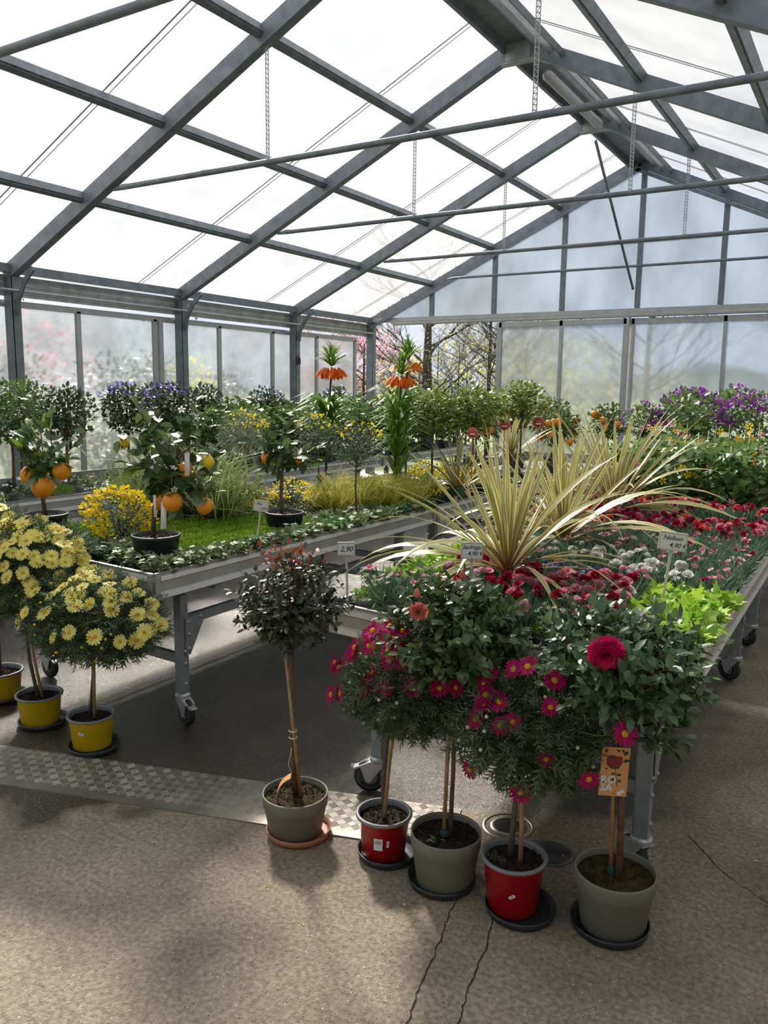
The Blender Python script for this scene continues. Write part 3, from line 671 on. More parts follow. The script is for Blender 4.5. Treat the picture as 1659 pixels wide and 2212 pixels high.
# ================================================================ PLANT KIT
def pot_mesh(name, r, h, m, rimh=.2, taper=.78, rimm=None, n=36, lip=.006):
    def fn(b):
        zr = h*(1-rimh)
        lathe(b, [(.0001,0),(r*taper*.96,0),(r*taper,.004),(r*.955,zr),(r*.985,zr+.003),(r,h-.004)] + ([] if rimm else [(r,h),(r-.004,h+.001),(r-.006,h-.006),(r*.93,zr*.9)]), n, 0)
        if rimm: lathe(b, [(r*.995,h-.010),(r+lip,h-.008),(r+lip,h-.001),(r,h+.002),(r-.005,h),(r-.007,h-.01),(r*.93,zr*.9)], n, 1)
    return mk(name, [m, rimm] if rimm else [m], fn)
def soil_mesh(r, z, m, n=30, rough=.006):
    b = MB(); k = 9; V = [(0,0,z+.004)]; F = []
    for i in range(1,k+1):
        for j in range(n):
            a = 2*PI*j/n; q = r*i/k; V.append((q*math.cos(a), q*math.sin(a), z+random.uniform(-rough,rough)*(i < k)))
    F += [(0,1+j,1+(j+1)%n) for j in range(n)]
    for i in range(1,k):
        F += [(1+(i-1)*n+j, 1+i*n+j, 1+i*n+(j+1)%n, 1+(i-1)*n+(j+1)%n) for j in range(n)]
    b.add(V, F)
    # crumbs
    N = 90; a = rng.uniform(0,2*PI,N); q = r*.94*np.sqrt(rng.uniform(0,1,N))
    P_ = np.stack([q*np.cos(a), q*np.sin(a), np.full(N,z+.002)],1)
    scatter(b, tmpl([(-.5,0,0),(.5,0,.1),(.1,1,0),(0,.4,.8)], [(0,1,3),(1,2,3),(2,0,3)]), P_, rng.normal(0,1,(N,3))*[1,1,.3], np.tile([0,0,1.],(N,1)), rng.uniform(.004,.012,N)*(r/.1)**.5)
    return b.mesh('soil', m)
def saucer_mesh(r, m, h=.028):
    return mk('saucer', m, lambda b: lathe(b, [(.0001,0),(r*.86,0),(r*.95,.006),(r,h),(r-.004,h+.001),(r*.93,.010),(r*.85,.007),(.0001,.007)], 40))
def pts_ell(n, r, bias=.45, flat=0):
    d = nrm(rng.normal(0,1,(n,3))); q = rng.uniform(0,1,n)**bias
    return d*q[:,None]*np.array(r), d
def twig_leaves(n, c0, r, per, lt, ls, droop=.0, seedup=.3, irregular=.12):
    """twigs fan out of c0 to an ellipsoid; leaflets in pairs along the outer half. returns twig polylines, leaf P, D, U, S"""
    tw, P_, D_, U_, S_ = [], [], [], [], []
    for i in range(n):
        d = nrm(rng.normal(0,1,3)); d[2] = d[2]*.9+.1
        R = np.array(r)*(1+rng.uniform(-irregular,irregular*1.3)); end = d*R*rng.uniform(.62,1.0)
        st = d*np.array(r)*.12; st[2] -= r[2]*.35
        mid = (st+end)/2 + nrm(rng.normal(0,1,3))*r[0]*.10 + np.array([0,0,r[2]*.12])
        ts = np.linspace(0,1,6); poly = [(1-t)**2*st + 2*t*(1-t)*mid + t*t*end for t in ts]; tw.append(np.array(poly)+c0)
        dd = nrm(poly[-1]-poly[-2]); sd_ = nrm(np.cross(dd, rng.normal(0,1,3)))
        for k in range(per):
            t = 1-(k//2)*(.5/per*1.6)-rng.uniform(0,.04); p = (1-t)**2*st + 2*t*(1-t)*mid + t*t*end
            s = 1 if k % 2 else -1
            ld = dd*.55 + sd_*s*.8 + rng.normal(0,.25,3) + np.array([0,0,-droop]) if k else dd+rng.normal(0,.2,3)
            P_.append(p+c0 + nrm(rng.normal(0,1,3))*ls*.2); D_.append(ld); U_.append(np.array([0,0,1.])*.9+d*.8+rng.normal(0,.28,3)); S_.append(ls*rng.uniform(.6,1.2))
    return tw, np.array(P_), np.array(D_), np.array(U_), np.array(S_)
def twig_mesh(tw, r, m, n=4): return mk('twigs', m, lambda b: [tube(b, t, np.linspace(r, r*.4, len(t)), n, cap=False) for t in tw])
def leaf_parts(root, tm, matn, P_, D_, U_, S_, limit, name='leaf'):
    """largest-showing leaves (nearest the aisle) as objects of their own, the rest joined"""
    order = np.argsort(P_[:,1]-P_[:,2]*.5 + 0*P_[:,0])       # front and top first
    a, b_ = order[:limit], order[limit:]
    mb = MB(); mb.add(*tm); me = mb.mesh('leaf', matn)
    R = rots(D_, U_)
    for i in a: putm(name, me, root, P_[i], R[i], S_[i])
    if len(b_):
        mb = MB(); scatter(mb, tm, P_[b_], D_[b_], U_[b_], S_[b_]); put('foliage', mb.mesh('foliage', matn), root, kind='stuff')
ident = lambda: None

# ---------------------------------------------------------------- standards in the front row
def cane(root, name, m, pts, rad, n=8):
    return put(name, mk(name, m, lambda b: tube(b, pts, rad, n)), root)
def sticker(root, x, z, r, ang, w_=.024, h_=.010, rot=.5, prt=False):
    def fn(b):
        n = 6; V = []
        for i in range(n+1):
            for s in (-1,1):
                u = (i/n-.5)*w_; v = s*h_/2; uu, vv = u*math.cos(rot)-v*math.sin(rot), u*math.sin(rot)+v*math.cos(rot)
                a = ang+uu/r; rr = r + .0015
                V.append((rr*math.cos(a), rr*math.sin(a), z+vv))
        b.add(V, [(2*i,2*i+2,2*i+3,2*i+1) for i in range(n)])
        if prt:
            for k in range(5):
                W = []
                for i in range(n+1):
                    for s in (-1,1):
                        u = ((i/n)-.5)*w_*(.75 if k else .3); a = ang+u/r; W.append(((r+.0021)*math.cos(a), (r+.0021)*math.sin(a), z+h_*(.36-.07*k)+s*h_*.012))
                b.add(W, [(2*i,2*i+2,2*i+3,2*i+1) for i in range(n)], 1)
        else:
            W = []
            for i in range(n+1):
                for s in (-1,1):
                    u = ((i/n)-.5)*w_*.5; v = s*h_*.13; uu, vv = u*math.cos(rot)-v*math.sin(rot), u*math.sin(rot)+v*math.cos(rot); a = ang+uu/r; W.append(((r+.0021)*math.cos(a), (r+.0021)*math.sin(a), z+vv))
            b.add(W, [(2*i,2*i+2,2*i+3,2*i+1) for i in range(n)], 2)
    return put('price_sticker', mk('price_sticker', [M['white'],M['ink'],M['pot_rim']], fn), root)
def std_base(lbl, C, r, h, potm, rimm, saum, sr, soff, soilm, rimh=.2, taper=.80):
    root = empty('potted_standard', (C[0],C[1],0), 0, lbl, 'potted plant', 'standard plants lined up on the floor')
    put('pot', pot_mesh('pot', r, h, potm, rimh, taper, rimm), root, (0,0,.010))
    put('soil', soil_mesh(r*.94, h-.012, soilm), root)
    s = tag(put('saucer', saucer_mesh(sr, saum)), None, 'saucer')
    s.location = (C[0]+soff[0], C[1]+soff[1], .0005)
    return root, s
def rose_crown(root, c, r, leafm, n, per, ls, limit, twm):
    tw, P_, D_, U_, S_ = twig_leaves(n, np.array(c), r, per, T_OV, ls)
    put('twigs', twig_mesh(tw, .0018, twm), root, kind='stuff')
    leaf_parts(root, T_OV, leafm, P_, D_, U_, S_, limit)
    # inner leaves fill the heart of the crown
    N = n*2; Q, d = pts_ell(N, np.array(r)*.72, .6); mb = MB()
    scatter(mb, T_OV, Q+np.array(c), d+rng.normal(0,.6,(N,3)), np.tile([0,0,1.],(N,1))+rng.normal(0,.4,(N,3)), ls*rng.uniform(.7,1.1,N))
    put('inner_foliage', mb.mesh('inner_foliage', leafm), root, kind='stuff')

# A: dark small-leaved rose, grey pot, terracotta saucer
A, sA = std_base('dark leaved standard rose with reddish tips in the grey pot nearest the metal plate', (-1.667,2.142), .118, .150, M['pot_grey'], None, M['terracotta'], .118, (.012,.005), M['soil_moss'], .3, .80)
sA['label'] = 'terracotta coloured saucer under the leftmost grey pot'
cane(A, 'trunk', M['bark'], [(-.015,.02,.14),(-.022,.012,.30),(-.02,.005,.5),(-.01,0,.72)], [.011,.008,.007,.007])
cane(A, 'bamboo_stake', M['bamboo'], [(.012,.015,.14),(-.005,.0,.38),(-.038,-.01,.72)], [.0065,.006,.0055])
rose_crown(A, (0,-.01,.855), (.205,.20,.195), G['rose_dark'], 270, 9, .027, 290, M['bark'])
tipP = rng.normal(0,1,(70,3))*[.055,.055,.018]+[-.03,-.01,1.035]
mb = MB(); scatter(mb, T_OV, tipP-np.abs(rng.normal(0,.02,(70,1)))*[0,0,1], rng.normal(0,.5,(70,3))+[0,0,.8], rng.normal(0,1,(70,3)), rng.uniform(.014,.03,70)); 
G['tip'] = leafmat('red_young_leaf', (.16,.03,.015), (.30,.09,.03), .4, .3)
put('young_shoots', mb.mesh('young_shoots', G['tip']), A, kind='stuff')
def curl_tag(b):
    V = []
    for i in range(7):
        t = i/6; V += [(-.05*t-.012*math.sin(t*3), -.02*t, .075-.075*t*t*.4-.05*t), (.022-.05*t-.012*math.sin(t*3), -.035-.02*t, .075-.075*t*t*.4-.055*t)]
    b.add(V, [(2*i,2*i+1,2*i+3,2*i+2) for i in range(6)])
put('plant_tag', mk('plant_tag', M['tag_orange'], curl_tag), A, (.0,-.02,.165), label='orange card tag')
put('tag_string', mk('tag_string', M['white'], lambda b: tube(b, [(.0,-.02,.24),(-.012,-.025,.27),(-.005,-.018,.31),(-.008,-.01,.33)], .0012, 5)), A)
put('plant_tie', mk('plant_tie', M['white'], lambda b: [lathe(b, [(.014,z),(.016,z+.002),(.014,z+.005)], 12, 0, (-.012,.004,0)) for z in (.36,.385)]), A)

# C: rose in the grey pot, centre
C_, sC = std_base('leafy green standard rose in the grey pot standing between two red pots', (-1.071,2.166), .115, .178, M['pot_grey'], None, M['pot_black'], .112, (-.012,.0), M['soil'], .27, .80)
sC['label'] = 'black saucer under the grey pot between the red pots'
cane(C_, 'trunk', M['bark'], [(.012,.005,.17),(.02,0,.4),(.018,-.005,.72)], [.008,.007,.006])
cane(C_, 'bamboo_stake', M['bamboo'], [(-.002,-.012,.17),(.004,-.012,.45),(.008,-.012,.74)], [.007,.0065,.006])
rose_crown(C_, (.02,-.02,.855), (.245,.22,.195), G['rose'], 250, 9, .038, 290, M['bark'])
put('plant_tie', mk('plant_tie', M['tape'], lambda b: lathe(b, [(.014,.178),(.016,.182),(.014,.200)], 12, 0, (.002,-.012,0))), C_)
def rose_bloom(b, s, seed, rings=7):
    r_ = random.Random(seed)
    for k in range(rings):
        q = k/(rings-1); n = 7 if k < 5 else 6; open_ = .15+1.30*q; ln = 1.0-.62*q; wd = .92*ln
        for i in range(n):
            a = 2*PI*(i+.5*(k % 2))/n+r_.uniform(-.22,.22); V = []; F = []
            for u in range(5):
                for v in range(5):
                    t = u/4; sx_ = (v/4-.5)*wd*math.sin(min(1,t*1.5+.15)*PI/2)
                    el = open_*(1-.1*t) - (.5*(1-q))*max(0,t-.6); rr = .05+ln*t*math.cos(el); yy = ln*t*math.sin(el) - .28*(1-q) + .10*(abs(v/4-.5)*2)**2*ln + (r_.uniform(-.09,.09) if u == 4 else 0)
                    rr += -.22*(abs(v/4-.5)*2)**2*ln*math.sin(el); V.append((rr, yy, sx_))
            F = [(5*u+v,5*u+v+1,5*u+v+6,5*u+v+5) for u in range(4) for v in range(4)]
            V = np.array(V); R_ = np.array([[math.cos(a),0,-math.sin(a)],[0,1,0],[math.sin(a),0,math.cos(a)]]); b.add(V@R_.T*s, F)
def coral(b): rose_bloom(b, .027, 3, 5)
put('rose_bloom', mk('rose_bloom', G['p_coral'], coral), C_, (-.01,-.20,.962), (-.2,.2,PI+.3), label='faded coral rose bloom')
for p in ((.10,-.14,1.06),(-.19,-.15,.80),(-.02,-.19,1.0)):
    put('rose_bud', mk('rose_bud', G['p_coral'], lambda b: lathe(b, [(.0001,0),(.009,.006),(.011,.014),(.006,.026),(.0001,.03)], 8)), C_, p)
lt = mk('plant_tag', M['tag_orange'], lambda b: [b.add([(0,0,0),(.003,-.012,0),(.02+.003,-.022,-.075),(.02,-.01,-.075),(.045,-.01,-.17),(.047,-.025,-.165)], [(0,1,2,3),(3,2,5,4)])])
put('plant_tag', lt, C_, (.025,-.03,.63), label='orange card tag seen edge-on')
small_l = MB(); N=9; scatter(small_l, T_LOZ, np.stack([rng.normal(-.035,.022,N), rng.normal(-.045,.02,N), np.full(N,.17)],1), rng.normal(0,1,(N,3))*[1,1,.2], np.tile([0,0,1.],(N,1)), .03*rng.uniform(.6,1,N))
put('fallen_leaf', small_l.mesh('fallen_leaf', G['grey_l']), C_, kind='stuff')

# E: rose in the grey pot, right
E_, sE = std_base('standard rose with one crimson bloom and ROSA tag in the biggest grey pot', (-.545,2.248), .119, .180, M['pot_grey'], None, M['pot_black'], .118, (-.008,-.004), M['soil_moss'], .27, .80)
sE['label'] = 'black saucer under the big grey pot below the ROSA tag'
cane(E_, 'trunk', M['bark'], [(.012,-.006,.165),(.006,0,.38),(-.012,.0,.62),(-.02,0,.72)], [.011,.010,.008,.007])
cane(E_, 'bamboo_stake', M['bamboo'], [(-.012,-.004,.165),(-.018,-.012,.40),(-.022,-.012,.70)], [.0065,.006,.006])
put('plant_tie', mk('plant_tie', M['tape'], lambda b: lathe(b, [(.010,.178),(.012,.182),(.010,.205)], 12, 0, (-.012,-.006,0))), E_)
rose_crown(E_, (-.015,-.03,.830), (.265,.23,.195), G['rose2'], 240, 9, .040, 290, M['bark'])
for i in range(7):
    a = rng.uniform(-1.2,.3); q = np.array([math.cos(a)*.16-.01, math.sin(a)*.12-.03, .69-rng.uniform(0,.03)])
    tw_, P_, D_, U_, S_ = twig_leaves(4, q, (.05,.05,.06), 5, T_OV, .038)
    mb = MB(); scatter(mb, T_OV, P_, D_, U_, S_); put('low_spray', mb.mesh('low_spray', G['rose2']), E_, kind='stuff')
def bigrose(b): rose_bloom(b, .045, 5, 9)
put('rose_bloom', mk('rose_bloom', G['p_rose'], bigrose), E_, (.002,-.245,.925), (-.25,.1,PI+.35), 1.0, label='large crimson double rose')
def bud(root, p):
    o = put('rose_bud', mk('rose_bud', G['rose2'], lambda b: lathe(b, [(.0001,0),(.007,.004),(.009,.014),(.005,.028),(.0001,.038)], 8)), root, p); return o
for p in ((.10,-.20,.935),(-.09,-.17,.99),(.0,-.1,1.04),(-.16,-.2,.93)): bud(E_, p)
# ROSA tag
rt = put('plant_tag', mk('plant_tag', M['tag_orange'], lambda b: box(b, (0,0,0), (.079,.0012,.148)), False), E_, (.0,-.085,.535), (.02,.03,.50), label='orange ROSA card tag with printed rose')
def txt(s, size, parent, loc, m, rot=(PI/2,0,0), name='lettering', shear=0, ext=.0002, bold=0, sp=1, align='LEFT', line=1):
    c = bpy.data.curves.new(name, 'FONT'); c.body = s; c.size = size; c.extrude = ext; c.shear = shear; c.space_character = sp; c.offset = bold; c.align_x = align; c.space_line = line
    c.resolution_u = 3; c.materials.append(m); tmp = bpy.data.objects.new('tmp', c); me = bpy.data.meshes.new_from_object(tmp); bpy.data.objects.remove(tmp); me.materials.clear(); me.materials.append(m); o = bpy.data.objects.new(name, me); link(o, parent); o.location = loc; o.rotation_euler = rot; return o
txt('RO\nSA', .031, rt, (-.037,-.0020,-.034), M['white'], bold=.0012, line=.78)
def prose(b):
    for k, (x, z, r_) in enumerate(((-.008,.034,.017),(.004,.030,.016),(-.004,.022,.014),(-.012,.026,.012),(.010,.038,.010))):
        n = 11; V = [(x,-.0009-.0001*k,z)]+[(x+r_*math.cos(i*2*PI/n)*(1+.12*(i%2)), -.0009-.0001*k, z+r_*math.sin(i*2*PI/n)) for i in range(n)]
        b.add(V, [(0,1+i,1+(i+1)%n) for i in range(n)])
put('printed_rose', mk('printed_rose', M['print_red'], prose, False), rt)
def pstem(b):
    bar(b, (.0,-.001,.015), (.012,-.001,-.045), .002, .0004, (0,1,0))
    lv = [(.0,.012,2.4,.014),(.0,.010,.4,.016),(.004,-.004,3.4,.014),(.006,-.010,.2,.016),(.008,-.02,3.5,.018),(.010,-.024,-.5,.014),(-.018,.008,3.0,.010),(-.026,-.03,4.0,.012),(-.03,.055,1.2,.016),(.02,.03,.5,.018),(.022,.05,.9,.020),(.03,.04,-.6,.016),(.024,.058,2.2,.014),(.012,.062,2.8,.012)]
    for x, z, a, l in lv:
        d_ = np.array([math.cos(a),0,math.sin(a)]); s_ = np.array([-math.sin(a),0,math.cos(a)]); p = np.array([x,-.0013,z])
        b.add([p, p+d_*l*.5+s_*l*.3, p+d_*l, p+d_*l*.5-s_*l*.3], [(0,1,2,3)])
put('printed_leaves', mk('printed_leaves', M['print_green'], pstem, False), rt)
put('price_sticker', mk('price_sticker', M['white'], lambda b: box(b, (.022,-.001,-.062), (.022,.0006,.011), 0, Matrix.Rotation(-.6,3,'Y')), False), rt)
put('printed_emblem', mk('printed_emblem', M['print_green'], lambda b: box(b, (.006,-.001,-.066), (.012,.0004,.0016)), False), rt)
put('printed_emblem', mk('printed_emblem', M['print_green'], lambda b: [tube(b, [(.006+math.cos(a)*.003,-.001,-.058+math.sin(a)*.003) for a in np.linspace(0,2*PI,9)], .0003, 4)]), rt)

# ---------- marguerite daisies
DAISY = {}
for k in range(3):
    V, F = mk_daisy(17, .12, .10+.06*k); mb = MB(); mb.add(V, F); DAISY['m%d'%k] = mb.mesh('petals', G['p_mag'])
    V, F = mk_daisy(15, .155, .02+.05*k); mb = MB(); mb.add(V, F); DAISY['y%d'%k] = mb.mesh('petals', G['p_yellow'])
mb = MB(); mb.add(*dome(.24,.13)); EYE = mb.mesh('flower_centre', M['eye'])
mb = MB(); mb.add(*dome(.28,.16)); EYE_M = mb.mesh('flower_centre', M['eye'])
white_ring = MB(); V, F = mk_daisy(15, .07, .04); white_ring.add(V*[.42,1,.42]+[0,.02,0], F); WR = white_ring.mesh('pale_ring', G['p_pale'])
def daisy(root, p, d, s, key, eye, ring=False):
    R = rots(np.array([d], float), np.array([[0,0,1.]])+rng.normal(0,.2,(1,3)))[0]
    f = putm('flower', DAISY[key+str(rng.integers(3))], root, p, R, s)
    put('flower_centre', eye, f, (0,.02,0))
    if ring: put('pale_ring', WR, f, (0,.03,0))
def daisy_plant(lbl, C, potr, poth, potm, rimm, saum, sr, soff, crown, r, leafm, nleaf, flowers, fs, key, eye, trunk, taper=.8, buds=18, soilm=None, budm=None):
    root, s = std_base(lbl, C, potr, poth, potm, rimm, saum, sr, soff, soilm or M['soil'], .12, taper)
    for nm, m, pts, rr in trunk: cane(root, nm, m, pts, rr)
    c = np.array(crown)-np.array([C[0],C[1],0])
    P_, d = pts_ell(nleaf, np.array(r), .40)
    P_[:,2] *= np.where(P_[:,2] < 0, .85, 1.0)
    Dd = d*.7+rng.normal(0,.5,(nleaf,3))+[0,0,-.12]
    mb = MB(); scatter(mb, T_FERN, P_+c, Dd, np.tile([0,0,1.],(nleaf,1))+rng.normal(0,.5,(nleaf,3)), rng.uniform(.05,.085,nleaf))
    put('foliage', mb.mesh('foliage', leafm), root, kind='stuff')
    tw = []
    for i in range(70):
        dd = nrm(rng.normal(0,1,3)+[0,0,.2]); e = dd*np.array(r)*rng.uniform(.8,1.05); st = np.array([0,0,-r[2]*.75]); mid = (st+e)/2+[0,0,.02]
        tw.append(np.array([(1-t)**2*st+2*t*(1-t)*mid+t*t*e for t in np.linspace(0,1,5)])+c)
    for p, dd in flowers:
        p = np.array(p)-np.array([C[0],C[1],0]); q = p-np.array(dd)*.05; st = c+(p-c)*.55
        tw.append(np.array([st, (st+q)/2+[0,0,-.01], q, p]))
    put('stems', twig_mesh(tw, .0016, M['stem_green']), root, kind='stuff')
    for k_, (p, dd) in enumerate(flowers):
        daisy(root, np.array(p)-np.array([C[0],C[1],0]), dd, fs*rng.uniform(.85,1.12), key, eye, ring=(key == 'm' and k_ % 6 == 2))
    bm = mk('bud', budm or G['p_cream'], lambda b: lathe(b, [(.0001,0),(.005,.003),(.0058,.007),(.0035,.011),(.0001,.012)], 8))
    for i in range(buds):
        dd = nrm(rng.normal(0,1,3)+[0,-.8,.1]); put('bud', bm, root, c+dd*np.array(r)*1.06)
    return root, s
def face(p, c, up=.25):
    d = np.array(p)-np.array(c); d = nrm(d)*.8+np.array([.05,-.55,up]); return nrm(d+rng.normal(0,.22,3))
m1c = (-1.235,2.185,.635); m1 = [(-1.438,2.080,0.692),(-1.453,2.080,0.706),(-1.430,2.080,0.602),(-1.467,2.080,0.591),(-1.330,2.080,0.637),(-1.352,2.080,0.616),(-1.308,2.080,0.701),(-1.260,2.080,0.659),(-1.158,2.080,0.683),(-1.315,2.080,0.825),(-1.320,2.080,0.786),(-1.306,2.080,0.839),(-1.249,2.080,0.783),(-1.246,2.080,0.834),(-1.187,2.080,0.748),(-1.196,2.080,0.858),(-1.243,2.080,0.865),(-1.376,2.080,0.771),(-1.383,2.080,0.748),(-1.063,2.080,0.700),(-1.240,2.080,0.755),(-1.215,2.080,0.813),(-1.146,2.080,0.811),(-1.008,2.080,0.713)]
m1 = [(p, face(p, m1c)) for p in m1]
B_, sB = daisy_plant('magenta marguerite daisy in the red pot next to the metal plate', (-1.326,2.198), .092, .150, M['pot_red'], M['pot_rim'], M['pot_black'], .106, (.012,.006), m1c, (.225,.165,.165), G['ferny'], 1500, m1, .033, 'm', EYE_M,
    [('trunk', M['bark_grey'], [(0,.0,.145),(-.006,.0,.28),(.008,.0,.42),(.03,0,.56)], [.008,.009,.008,.006]), ('bamboo_stake', M['bamboo'], [(.006,-.01,.145),(.022,-.006,.35),(.045,0,.56)], [.0075,.007,.006])], buds=30)
sB['label'] = 'black saucer under the red pot beside the metal plate'
put('plant_tie', mk('plant_tie', M['tape'], lambda b: lathe(b, [(.016,.455),(.018,.460),(.016,.468)], 12, 0, (.025,-.002,0))), B_)
sticker(B_, 0, .085, .0830, -1.25, .030, .042, 0, True); sticker(B_, 0, .088, .0840, -.86, .022, .009, 1.5)
m2c = (-.815,2.165,.60); m2 = [(-0.859,2.060,0.709),(-0.814,2.060,0.656),(-0.851,2.060,0.636),(-0.931,2.060,0.639),(-0.705,2.060,0.726),(-0.906,2.060,0.692),(-0.909,2.060,0.755),(-0.888,2.060,0.780),(-0.945,2.060,0.476),(-0.587,2.060,0.545),(-0.710,2.060,0.571),(-0.697,2.060,0.806),(-0.782,2.060,0.449),(-0.497,2.060,0.699),(-0.818,2.060,0.815),(-0.777,2.060,0.830),(-0.901,2.060,0.721)]
m2 = [(p, face(p, m2c)) for p in m2]
D_r, sD = daisy_plant('magenta marguerite daisy in the red pot between the two grey pots', (-.836,2.168), .097, .172, M['pot_red'], M['pot_rim'], M['pot_black'], .110, (.028,-.002), m2c, (.225,.165,.185), G['ferny'], 1500, m2, .034, 'm', EYE_M,
    [('trunk', M['bark_grey'], [(-.016,.01,.165),(-.010,.01,.28),(.0,.0,.42),(.01,0,.5)], [.010,.009,.008,.006]), ('bamboo_stake', M['bamboo'], [(.022,-.004,.165),(.020,0,.30),(.012,0,.50)], [.008,.007,.006])], buds=24)
sD['label'] = 'black saucer under the red pot between the grey pots'
sticker(D_r, 0, .095, .0875, -1.22, .020, .010, .6)
sg = MB(); scatter(sg, T_FERN, np.array([(-.045,-.04,.165)]*4)+rng.normal(0,.004,(4,3)), np.array([(0,-.2,1),(1,-.2,.5),(-1,-.1,.5),(.2,-1,.5)],float), np.array([[0,-1,.3]]*4,float), .045)
put('seedling', sg.mesh('seedling', G['ferny']), D_r)
# yellow marguerites
def yflow(c, r, n, zmin, zmaxbias=1.0):
    out = []; tries = 0
    while len(out) < n and tries < 9999:
        tries += 1
        d = nrm(rng.normal(0,1,3)); 
        if d[1] > .25: continue
        if d[2] < zmin or rng.uniform() > .35+.65*(d[2]+.3)*zmaxbias: continue
        p = np.array(c)+d*np.array(r)*rng.uniform(.98,1.1)
        if all(np.linalg.norm(p-q) > .028 for q, _ in out): out.append((p, nrm(d*.75+np.array([0,-.35,.3])+rng.normal(0,.18,3))))
    return out
yc = (-2.80,2.20,.605)
Y1, sY1 = daisy_plant('pale yellow marguerite in the yellow pot with the price sticker', (-2.86,2.209), .098, .146, M['pot_yellow'], M['pot_rim'], M['pot_black'], .112, (.022,-.006), yc, (.345,.24,.185), G['ferny_y'], 2600, yflow(yc, (.345,.24,.185), 50, -.15), .034, 'y', EYE,
    [('trunk', M['bark_grey'], [(-.02,.01,.14),(.02,.0,.3),(.05,0,.5)], [.008,.007,.007]), ('bamboo_stake', M['bamboo'], [(.022,0,.14),(.03,0,.3),(.045,-.004,.5)], [.007,.0065,.006])], taper=.84, budm=G['p_gold'], buds=24)
sY1['label'] = 'black saucer under the yellow pot with the price sticker'
sticker(Y1, 0, .100, .0935, -1.15, .026, .012, -.3)
yc2 = (-3.30,2.27,.735)
Y2, sY2 = daisy_plant('tall pale yellow marguerite in the middle one of the yellow pots', (-3.28,2.247), .102, .138, M['pot_yellow'], M['pot_rim'], M['pot_black'], .112, (.018,.0), yc2, (.36,.25,.235), G['ferny_y'], 2600, yflow(yc2, (.36,.25,.235), 120, -.2, 1.3), .034, 'y', EYE,
    [('trunk', M['bark_grey'], [(-.01,.0,.13),(-.06,.0,.3),(-.085,0,.55)], [.009,.008,.007]), ('bamboo_stake', M['bamboo'], [(.025,0,.13),(-.02,0,.3),(-.08,0,.55)], [.007,.007,.006])], taper=.84, budm=G['p_gold'], buds=20)
sY2['label'] = 'black saucer under the middle yellow pot'
yc3 = (-3.78,2.36,.74)
Y3, sY3 = daisy_plant('pale yellow marguerite cut by the picture edge in the outermost yellow pot', (-3.719,2.335), .105, .138, M['pot_yellow'], M['pot_rim'], M['pot_black'], .112, (.02,.0), yc3, (.30,.24,.25), G['ferny_y'], 1500, yflow(yc3, (.30,.24,.25), 70, -.1, 1.3), .033, 'y', EYE,
    [('trunk', M['bark'], [(.0,.0,.13),(.0,.0,.3),(0,0,.6)], [.008,.008,.007])], taper=.84, budm=G['p_gold'], buds=6)
sY3['label'] = 'black saucer under the outermost yellow pot'

# ================================================================ CORDYLINES
def strip_leaf(L_, w_, bend, seg=9, seed=0):
    """leaf leaves the origin along +Y and bends down towards -Z by `bend` radians; V-folded with uv"""
    r_ = random.Random(seed); V, UV, F = [], [], []; p = np.array([0.,0,0]); a = 0; tw = r_.uniform(-.25,.25)
    for i in range(seg+1):
        t = i/seg; ww = w_*(.55+.6*math.sin(min(1,t*1.6)*PI/2))*(1 if t < .55 else max(.02,(1-t)/.45)**.8)/1.1
        n = np.array([0,math.sin(a),math.cos(a)]); s = np.array([math.cos(tw*t*3),0,math.sin(tw*t*3)])
        V += [p - s*ww/2 + n*ww*.16, p, p + s*ww/2 + n*ww*.16]; UV += [(0.001,t),(.5,t),(1,t)]
        if i < seg:
            F += [(3*i,3*i+1,3*i+4,3*i+3),(3*i+1,3*i+2,3*i+5,3*i+4)]
            a -= bend/seg*(.4+1.2*t); p = p + np.array([0,math.cos(a),math.sin(a)])*L_/seg
    mb = MB(); mb.add(V, F, 0, UV); return mb.mesh('leaf', M['stripe'])
CL = {k: [strip_leaf(1, .047*wf_, b, seed=i*7+k) for i, (b, wf_) in enumerate(bs)] for k, bs in {0: [(.10,.9),(.2,1),(.35,.8),(.55,.9)], 1: [(.9,1),(1.3,1.1),(1.7,1.0)], 2: [(1.1,1.15),(1.5,1.1),(1.9,1.0)]}.items()}
